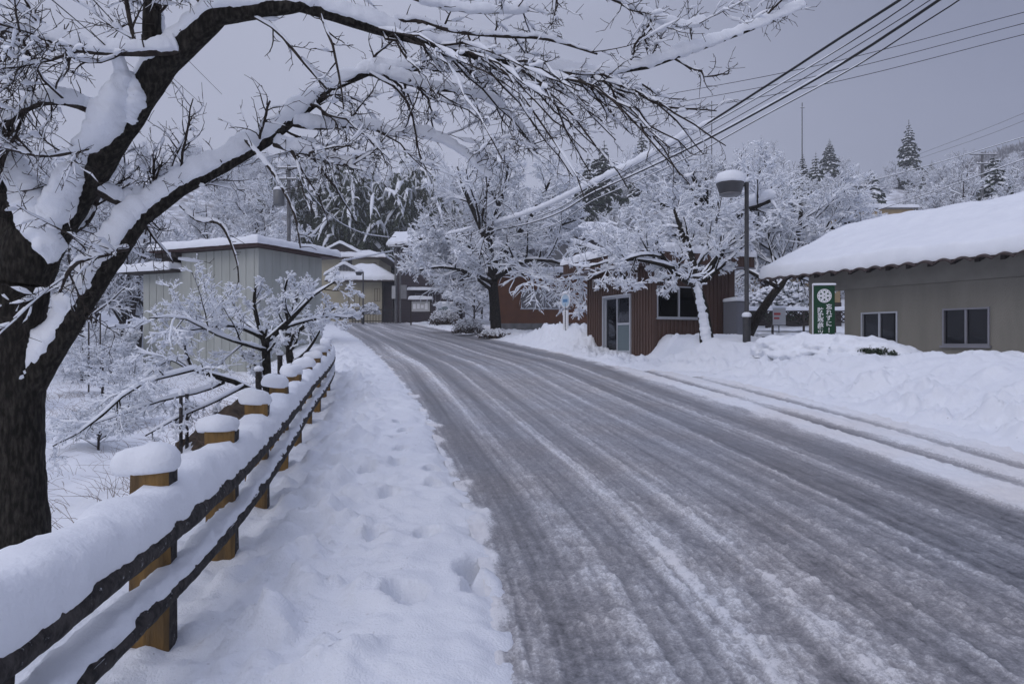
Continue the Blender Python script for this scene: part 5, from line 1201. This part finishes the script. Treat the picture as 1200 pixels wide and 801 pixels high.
for i, k in enumerate((((1004, 216, 46), (1100, 190, 40), (1200, 160, 34), (1300, 130, 30)), ((1075, 181, 95), (1151, 152, 80), (1200, 132, 70), (1300, 90, 60)), ((1075, 186, 95), (1151, 160, 80), (1200, 141, 70), (1300, 102, 60)), ((960, 272, 40), (1004, 254, 38), (1100, 222, 34), (1200, 186, 30), (1300, 150, 28)), ((860, 262, 58), (930, 240, 52), (1004, 217, 46)))):
    cable(list(k), .016, ('wire rising right from the concrete pole behind the low building', 'upper one of the close pair of wires above the far right hillside', 'lower one of the close pair of wires above the far right hillside', 'lowest wire crossing above the snowy roof of the low building', 'snowy wire running left from the concrete pole over the trees')[i], (.02, .98, .02, .035) if i in (0, 3, 4) else None, n=40, seed=20+i)
cable([(338, 196, 56), (385, 250, 60), (420, 271, 65), (450, 277, 69), (464, 277, 70)], .03, 'sagging wire coated in snow from the transformer pole to the far pole', (.02, .98, .05, .09), seed=30)
cable([(398, 306, 45), (430, 300, 58), (464, 293, 70)], .03, 'snow coated wire drooping left from the far pole across the cream house', (.02, .98, .06, .12), seed=31)
for i, k in enumerate((((52, -8, 8), (102, 34, 12), (140, 66, 18), (200, 112, 30)), ((106, -4, 8), (140, 32, 12), (175, 66, 18), (240, 125, 30)), ((140, -8, 8), (166, 22, 12), (200, 50, 18), (260, 110, 30)))):
    cable(list(k), .008, ('leftmost of the thin wires seen through the upper branches of the big tree', 'middle one of the thin wires seen through the upper branches of the big tree', 'rightmost of the thin wires seen through the upper branches of the big tree')[i], n=30)

# ---------------------------------------------------------------- far end things
v0 = at(524, 368, 58); vn = thing('parked_van', [v0[0], 56, 2.9], 'pale van under snow parked behind the round shrub near the notice board', 'van')
x, y, z = v0[0], 56., 2.95
p = MB(); P = np.array([[x-.75, y, z+.3], [x+.75, y, z+.3], [x+.75, y+3.3, z+.3], [x-.75, y+3.3, z+.3], [x-.75, y-.05, z+1.0], [x+.75, y-.05, z+1.0], [x+.75, y+3.3, z+1.0], [x-.75, y+3.3, z+1.0]]); p.hexa(P)
P2 = np.array([[x-.74, y+.05, z+1.003], [x+.74, y+.05, z+1.003], [x+.74, y+3.28, z+1.003], [x-.74, y+3.28, z+1.003], [x-.64, y+.55, z+1.8], [x+.64, y+.55, z+1.8], [x+.64, y+3.2, z+1.8], [x-.64, y+3.2, z+1.8]]); p.hexa(P2); bo = p.build('body', M['van'], vn)
p = MB(); p.grid(np.array([[[x-.62, y+.05, z+1.08], [x-.56, y+.47, z+1.72]], [[x+.62, y+.05, z+1.08], [x+.56, y+.47, z+1.72]]])); p.build('windscreen', M['glass_frost'], bo)
for sx in (-.72, .72):
    for sy in (.6, 2.7): p = MB(); p.tube([(x+sx-.08, y+sy, z+.28), (x+sx+.08, y+sy, z+.28)], .28, 14); p.build('wheel', M['rubber'], vn)
for sx in (-.55, .55): p = MB(); p.box(x+sx-.12, x+sx+.12, y-.06, y-.045, z+.65, z+.82); p.build('headlight', M['white'], bo)
p = MB(); blanket(p, I2, x-.66, x+.66, y+.5, y+3.25, z+1.79, z+1.79, .22, .12, .15, 3, .03); p.build('snow', M['snow'], vn, True)
g0 = at(436, 368, 70); gt_ = thing('gate', [g0[0], 70, 3.5], 'low dark barred gate in front of the cream house', 'gate')
for i in range(15): 
    xx = g0[0]-2+i*.3; p = MB() if i == 0 else p; p.box(xx-.025, xx+.025, 70, 70.04, 3.4, 5.0)
p.build('bars', M['lamp_metal'], gt_); 
for a_, b_ in ((4.85, 4.95), (3.7, 3.78)): p = MB(); p.box(g0[0]-2.1, g0[0]+2.4, 69.95, 69.997, a_, b_); p.build('rail', M['lamp_metal'], gt_)
rng = np.random.RandomState(33)
c = at(434, 366, 67); leafy('snowy_shrub', c, .9, .8, 1.1, 500, .1, 'snow smothered shrub beside the distant street lamp', 'shrub', rng, .9, (.08, .18))
c = at(405, 372, 62); leafy('snowy_shrub', c, 1.6, 1, .9, 500, .1, 'wide snow smothered shrub left of the distant street lamp', 'shrub', rng, .7, (.08, .18))

# bare earth and dry grass
e0 = at(262, 478, 9.2); m = MB(); n = 30; a, b = np.meshgrid(np.linspace(-1, 1, n), np.linspace(-1, 1, n), indexing='ij'); rr_ = np.clip(1-(a*a+b*b), 0, 1)
ex_ = e0[0]+a*.75-b*.15; ey_ = e0[1]+b*1.1+.3; m.grid(np.stack([ex_, ey_, ground_z(ex_, ey_, False)-.10+.34*rr_**.6+.14*fbm(a*3, b*3, 4)-.25*(rr_ <= 0)], -1)); tag(m.build('bare_earth', M['soil'], None, True), 'patch of bare dark earth under the low limbs beyond the fence', kind='stuff')
rng = np.random.RandomState(40); n = 5200
yy_ = rng.uniform(4.6, 24, n); f_ = rng.uniform(.9, 9, n); xx_ = XF(yy_)-f_; keep = perlin(xx_*1.1, yy_*.9) > .05; xx_, yy_ = xx_[keep], yy_[keep]; n = len(xx_)
zz = ground_z(xx_, yy_); P0 = np.stack([xx_, yy_, zz-.03], -1); dr_ = rng.normal(size=(n, 3))*np.array([.5, .5, .1])+np.array([-.15, -.1, .8]); L_ = rng.uniform(.12, .42, n)[:, None]
P1 = P0+dr_*L_*.6; P2 = P1+(dr_*np.array([1.7, 1.7, .45]))*L_*.5; V, Q = tubes(np.stack([P0, P1, P2], 1), np.repeat(np.array([[.0028, .0022, .0012]]), n, 0), 3); m = MB(); m.add(V, Q)
tag(m.build('dry_grass', M['straw'], None), 'thin brown dry grass poking through the snow on the left bank', kind='stuff')
# ---------------------------------------------------------------- hillside woods
rng = np.random.RandomState(77)
spots = []
tries = 0
while len(spots) < 215 and tries < 9000:
    tries += 1
    d = 60+170*rng.rand()**1.25; t = rng.uniform(-.86, .86); x = t*d
    if -.36 < t < .12 and d < 100: continue
    if .33 < t < .62 and d < 78 and x > 30: continue
    y0 = np.interp(x, [-90, -60, -30, -20, 6, 20, 40, 90], [46, 48, 70, 98, 98, 62, 52, 52])
    if d < y0: continue
    if abs(x-7.5) < 4 and d < 72: continue
    if any((x-a)**2+(d-b)**2 < 9 for a, b, _ in spots): continue
    spots.append((x, d, rng.rand()))
# extra belts that close the view just behind the houses and the shed
for x, d in ((-24, 44), (-29, 47), (-34, 50), (-20, 50), (-26, 56), (-31, 38), (-36, 41), (-27, 33), (-33, 33), (-23, 62), (-30, 64), (12, 52), (15, 58), (10, 70), (19, 64), (24, 62), (13, 64), (2, 56), (4.5, 72), (0, 66), (-2.5, 80), (3, 90), (27, 70), (31, 60), (-40, 58), (-46, 52), (-20, 36.5), (-20.5, 32), (-22, 36), (-24.5, 36), (-23, 40), (-19, 33.5), (-4.5, 58), (-5.2, 66), (-3, 54), (-1, 60), (1.5, 68), (5, 80), (-4, 90), (8, 76), (14, 46), (18, 48)): spots.append((x, d, rng.rand()))
first = {}
for x, d, q in spots:
    k = rng.randint(len(protos)); sc = rng.uniform(.8, 1.35)*(1.0 if d > 60 else .85)
    z = gz(x, d)-.2; rz = rng.rand()*6.28
    pxx = 600+800*x/d; lim = np.interp(pxx, [0, 300, 500, 640, 720, 800, 880, 950, 1000, 1050, 1100, 1200], [185, 190, 200, 190, 178, 180, 190, 200, 192, 205, 205, 190])+5*rng.normal()-(10 if d > 140 else 0)
    hmax = 1.6+(400-lim)/800*d-z; hp = (8.3, 7.2, 9.8, 5.6, 9.2, 7.8)[k]
    if hmax < .5*hp: continue
    sc = min(sc, hmax/hp)
    if k not in first:
        first[k] = protos[k]; protos[k].location = (x, d, z); protos[k].rotation_euler = (0, 0, rz); protos[k].scale = (sc, sc, sc)
    else: dup(protos[k], (x, d, z), rz, (sc, sc, sc*rng.uniform(.85, 1.15)))

for x, d, s_ in ((-9.5, 17, .26), (-8.2, 14.5, .2), (-12, 20, .3), (-14.5, 23, .34), (-16.5, 27, .4), (-7.4, 12.2, .18), (-12.8, 16.5, .26), (-18, 24, .36), (-15.5, 25.5, .34)):
    dup(protos[3], (x, d, gz(x, d)-.15), rng.rand()*6, (s_*1.3, s_*1.3, s_), 'low snow covered brush on the left bank in front of the pale shed', 'snowy brush on the left bank')
# conifers
def conifer(seed, h, wd, layers, per, label, group=None, snowf=1., loc=(0, 0, 0), dens=1.):
    rng = np.random.RandomState(seed); root = thing('conifer_tree', loc, label, 'conifer', group); o = np.array(loc, float)
    t = MB(); t.tube([o+(0, 0, -.5), o+(0, 0, h*.97)], [.018*h, .002*h], 8); t.build('trunk', M['bark_far'], root, True)
    PB = []; 
    for i in range(layers):
        f = (i+.3)/layers; z = h*(.10+.88*f); R = wd*(1-f)**.85*(1+.18*rng.normal())
        for j in range(max(4, int(per*(1-.5*f)))):
            a = rng.rand()*6.28; L = R*rng.uniform(.65, 1.15); c = np.array([np.cos(a), np.sin(a), 0])
            PB.append([o+(0, 0, z), o+np.array([0, 0, z])+c*L*.5+(0, 0, .02*L), o+np.array([0, 0, z])+c*L*.85+(0, 0, -.12*L), o+np.array([0, 0, z])+c*L+(0, 0, -.25*L)])
    PB = np.array(PB); N = len(PB)
    Lb = np.linalg.norm(PB[:, -1]-PB[:, 0], axis=-1)
    m = MB(); s = MB()
    # needles: many small drooping blades along each bough
    nb = int(26*dens); tt = rng.rand(N, nb)*.95+.05; i = np.clip((tt*3).astype(int), 0, 2); fr = (tt*3-i)[..., None]; ii = np.arange(N)[:, None]
    P = PB[ii, i]*(1-fr)+PB[ii, i+1]*fr; tg = norm(PB[ii, i+1]-PB[ii, i]); side = norm(np.cross(tg, np.array([0, 0, 1.])))*np.sign(rng.rand(N, nb, 1)-.5)
    d_ = norm(tg*.5+side*rng.uniform(.3, 1, (N, nb, 1))+np.array([0, 0, -.35])+rng.normal(size=P.shape)*.25); ln = (Lb[:, None]*rng.uniform(.2, .42, (N, nb)))[..., None]
    wv = norm(np.cross(d_, rng.normal(size=P.shape)))*ln*.22
    V = np.stack([P, P+d_*ln*.5+wv, P+d_*ln, P+d_*ln*.5-wv], 2).reshape(-1, 3); m.add(V, np.arange(len(V)).reshape(-1, 4)); m.build('foliage', M['leaf'], root)
    w_ = np.stack([Lb*.10, Lb*.17, Lb*.14, Lb*.05], 1)*snowf; V, Q = snow_tubes(PB, w_*.2, w_, w_*.42, 6, rng, .45, .3, .8); s.add(V, Q); s.build('snow', M['snow_twig'], root, True)['kind'] = 'stuff'; return root
CON = [(1065, 137, 150, .24, 'tall dark cedar streaked with snow standing above the trees on the right hilltop', 1.), (972, 160, 150, .26, 'conical snow dusted conifer left of the tall cedar and its bare neighbours', 1.), (906, 182, 160, .26, 'tiny pointed conifer alone on the skyline left of the radio mast', .9),
       (941, 178, 105, .26, 'dark snowy conifer right below the radio mast', 1.), (956, 176, 125, .25, 'slim conifer between the radio mast and the conical conifer', 1.), (752, 146, 130, .22, 'dark conifer top showing behind the snow rolled cable', .7), (1092, 186, 140, .3, 'small conifer at the right foot of the tall cedar', 1.),
       (708, 160, 120, .3, 'greyish green conifer on the skyline above the orange walled building', .6), (689, 176, 116, .28, 'dark green conifer just left of the greyish green one on the skyline', .5), (1165, 176, 86, .34, 'spreading snowy pine beside the pole at the far right', 1.3), (935, 205, 80, .4, 'squat snow pillowed conifer above the snow covered limb stub', 1.4), (1020, 196, 100, .42, 'broad snow pillowed pine behind the concrete pole', 1.5)]
for i, (px, yt, d, wd, lab, sf_) in enumerate(CON):
    x = (px-600)/800*d; z = gz(x, d)-.3; h = max(at(0, yt, d)[2]-z, 4); conifer(50+i, h, wd*h*.95 if h < 14 else wd*h*.85, 26 if h > 9 else 15, 15, lab, 'conifers on the hillside', sf_, (x, d, z))

# bamboo grove
def bamboo(seed, loc, h, label):
    rng = np.random.RandomState(seed); root = thing('bamboo', loc, label, 'bamboo', 'bowed bamboos behind the houses'); o = np.array(loc); CU = []; nC = 7
    for i in range(nC):
        a = rng.rand()*6.28; b = rng.normal(size=2)*.7; bend = rng.uniform(1.4, 3.2); hh = h*rng.uniform(.75, 1.1); c = np.array([np.cos(a), np.sin(a), 0])
        CU.append([o+(b[0], b[1], -.3), o+np.array([b[0], b[1], .45*hh])+c*.15*bend, o+np.array([b[0], b[1], .8*hh])+c*.5*bend, o+np.array([b[0], b[1], .97*hh])+c*1.1*bend, o+np.array([b[0], b[1], .92*hh])+c*1.9*bend, o+np.array([b[0], b[1], .74*hh])+c*2.5*bend])
    CU = np.array([resample(q, 12) for q in CU]); m = MB(); V, Q = tubes(CU, np.repeat(np.linspace(.05, .012, 12)[None], nC, 0), 6); m.add(V, Q); cu = m.build('culms', M['culm'], root, True)
    br, r_ = spawn(rng, CU[:, 3:], np.full((nC, 9), .02), 34, 0, (40, 80), 5, .08, -.34, .0, 1, .5, Labs=(.8, 1.9), rmin=.008)
    N = len(br); nb = 34; tt = rng.rand(N, nb)*.9+.1; i = np.clip((tt*4).astype(int), 0, 3); fr = (tt*4-i)[..., None]; ii = np.arange(N)[:, None]
    P = br[ii, i]*(1-fr)+br[ii, i+1]*fr; d_ = norm(rng.normal(size=P.shape)*.55+np.array([0, 0, -1.])); ln = rng.uniform(.22, .48, (N, nb, 1)); wv = norm(np.cross(d_, rng.normal(size=P.shape)))*ln*.13
    m = MB(); V = np.stack([P, P+d_*ln*.45+wv, P+d_*ln, P+d_*ln*.45-wv], 2).reshape(-1, 3); m.add(V, np.arange(len(V)).reshape(-1, 4)); m.build('foliage', M['bamboo_leaf'], root)
    s = MB(); k = rng.rand(N) < .22; w_ = np.repeat(np.array([[.10, .17, .17, .12, .04]]), k.sum(), 0); V, Q = snow_tubes(br[k], w_*.2, w_, w_*.55, 6, rng, .5, 1., .3); s.add(V, Q)
    q = CU[:, 5:]; w_ = np.repeat(np.linspace(.2, .42, q.shape[1])[None], nC, 0); V, Q = snow_tubes(q, w_*.2, w_, w_*.7, 7, rng, .5, 1., .3); s.add(V, Q)
    s.build('snow', M['snow_twig'], root, True)['kind'] = 'stuff'; return root
BL = 'bowed dark green bamboo clump loaded with snow behind the houses'
BP = [bamboo(60, (0, 0, 0), 10.5, BL), bamboo(61, (0, 0, 0), 9.5, BL)]
used = [False, False]
for i, (px, yt, d) in enumerate(((362, 212, 92), (378, 205, 98), (395, 214, 93), (410, 205, 100), (428, 198, 104), (445, 205, 96), (462, 200, 102), (480, 214, 98), (497, 222, 101), (515, 226, 104), (372, 238, 90), (405, 240, 91), (440, 232, 91), (470, 240, 90), (425, 222, 94), (452, 218, 108), (490, 235, 93))):
    x = (px-600)/800*d; z = gz(x, d)-.2; zt = at(0, yt, d)[2]; k = i % 2; sc = (zt-z)/10.4
    if not used[k]: used[k] = True; BP[k].location = (x, d, z); BP[k].scale = (1.05, 1.05, sc); BP[k].rotation_euler = (0, 0, i*1.3)
    else: dup(BP[k], (x, d, z), i*1.7, (1.05, 1.05, sc))

# far wooded hill at the right: one mass of trees nobody could count
rng = np.random.RandomState(91); n = 5200
t = rng.uniform(.35, .95, n); d = rng.uniform(250, 520, n); x = t*d; z = ground_z(x, d, False); keep = rng.rand(n) < .95; x, d, z = x[keep], d[keep], z[keep]; n = len(x)
h = rng.uniform(4, 9, n); R = h*rng.uniform(.25, .4, n); k = 9; m = MB()
c = np.stack([x, d, z], -1); a = rng.rand(n, k)*6.28; el = rng.uniform(.1, 1, (n, k)); L = rng.uniform(.5, 1, (n, k))
tip = c[:, None]+np.stack([R[:, None]*np.cos(a)*L, R[:, None]*np.sin(a)*L, h[:, None]*(.35+.65*el*L)], -1); bs_ = c[:, None]+np.stack([0*a, 0*a, h[:, None]*.25*el], -1)
wv = rng.normal(size=tip.shape)*.35; V = np.stack([bs_, (bs_+tip)/2+wv, tip, (bs_+tip)/2-wv], 2).reshape(-1, 3); m.add(V, np.arange(len(V)).reshape(-1, 4))
M['far_wood'] = mat('far wood', (.05, .045, .045), .95, (.42, .43, .46), .35, detail=8, thr=(.47, .62))
tag(m.build('far_wood', M['far_wood'], None), 'snow dusted far off wood covering the hazy hill at the right', kind='stuff')

# ---------------------------------------------------------------- air, sky, light, camera
hz = MB(); hz.box(-340, 480, -70, 530, -8, 190)
mh = bpy.data.materials.new('haze'); mh.use_nodes = True; nt = mh.node_tree; nt.nodes.clear()
o_ = nt.nodes.new('ShaderNodeOutputMaterial'); pv = nt.nodes.new('ShaderNodeVolumePrincipled'); pv.inputs['Color'].default_value = (.93, .94, .98, 1); pv.inputs['Density'].default_value = HAZE = .0008; pv.inputs['Anisotropy'].default_value = .2
nt.links.new(pv.outputs[0], o_.inputs['Volume'])
ho = hz.build('haze', mh, None); tag(ho, 'thin wintry haze in the air', kind='stuff')

W = bpy.data.worlds.new('World'); SC.world = W; W.use_nodes = True; nt = W.node_tree; bg = nt.nodes['Background']
sk = nt.nodes.new('ShaderNodeTexSky'); sk.sky_type = 'NISHITA'; sk.sun_disc = False; sk.sun_elevation = math.radians(38); sk.sun_rotation = math.radians(-150); sk.dust_density = 3
tc = nt.nodes.new('ShaderNodeTexCoord'); 
dp = nt.nodes.new('ShaderNodeVectorMath'); dp.operation = 'DOT_PRODUCT'; dp.inputs[1].default_value = (.72, .0, .42)
nt.links.new(tc.outputs['Generated'], dp.inputs[0])
ns = nt.nodes.new('ShaderNodeTexNoise'); ns.inputs['Scale'].default_value = 1.6; ns.inputs['Detail'].default_value = 3; nt.links.new(tc.outputs['Generated'], ns.inputs['Vector'])
ad = nt.nodes.new('ShaderNodeMath'); ad.operation = 'MULTIPLY_ADD'; ad.inputs[1].default_value = .22; nt.links.new(ns.outputs['Fac'], ad.inputs[0]); nt.links.new(dp.outputs['Value'], ad.inputs[2])
rp = nt.nodes.new('ShaderNodeValToRGB'); E = rp.color_ramp.elements
E[0].position = .0; E[0].color = (4.65, 4.9, 6.15, 1); E[1].position = .95; E[1].color = (1.7, 1.85, 2.6, 1)
for p_, c_ in ((.18, (4.95, 5.2, 6.5)), (.42, (3.95, 4.2, 5.4)), (.66, (2.2, 2.42, 3.45))): e = E.new(p_); e.color = (*c_, 1)
nt.links.new(ad.outputs[0], rp.inputs[0])
mx = nt.nodes.new('ShaderNodeMix'); mx.data_type = 'RGBA'; mx.inputs[0].default_value = .93; nt.links.new(sk.outputs[0], mx.inputs[6]); nt.links.new(rp.outputs[0], mx.inputs[7]); sz = nt.nodes.new('ShaderNodeSeparateXYZ'); nt.links.new(tc.outputs['Generated'], sz.inputs[0])
zr_ = nt.nodes.new('ShaderNodeMapRange'); zr_.inputs[1].default_value = .42; zr_.inputs[2].default_value = 1.; zr_.inputs[3].default_value = 1.; zr_.inputs[4].default_value = 2.5; nt.links.new(sz.outputs['Z'], zr_.inputs[0])
vm = nt.nodes.new('ShaderNodeVectorMath'); vm.operation = 'SCALE'; nt.links.new(mx.outputs[2], vm.inputs[0]); nt.links.new(zr_.outputs[0], vm.inputs['Scale']); nt.links.new(vm.outputs[0], bg.inputs[0])
bg.inputs[1].default_value = .10
sl_ = bpy.data.lights.new('sun', 'SUN'); sl_.energy = .5; sl_.angle = math.radians(35); sl_.color = (1, .95, .9); so = bpy.data.objects.new('sun', sl_); COL.objects.link(so)
so.rotation_euler = (math.radians(52), 0, math.radians(-30))
cam = bpy.data.cameras.new('camera'); cam.lens = 24; cam.sensor_width = 36; cam.clip_start = .05; cam.clip_end = 3000; co = bpy.data.objects.new('camera', cam); COL.objects.link(co)
co.location = (0, 0, CH); co.rotation_euler = (math.pi/2, 0, 0); SC.camera = co
SC.view_settings.view_transform = 'Standard'; SC.view_settings.look = 'None'; SC.view_settings.gamma = 1; SC.view_settings.use_curve_mapping = False; SC.view_settings.exposure = -.14
SC.cycles.volume_bounces = 2; SC.cycles.max_bounces = 8
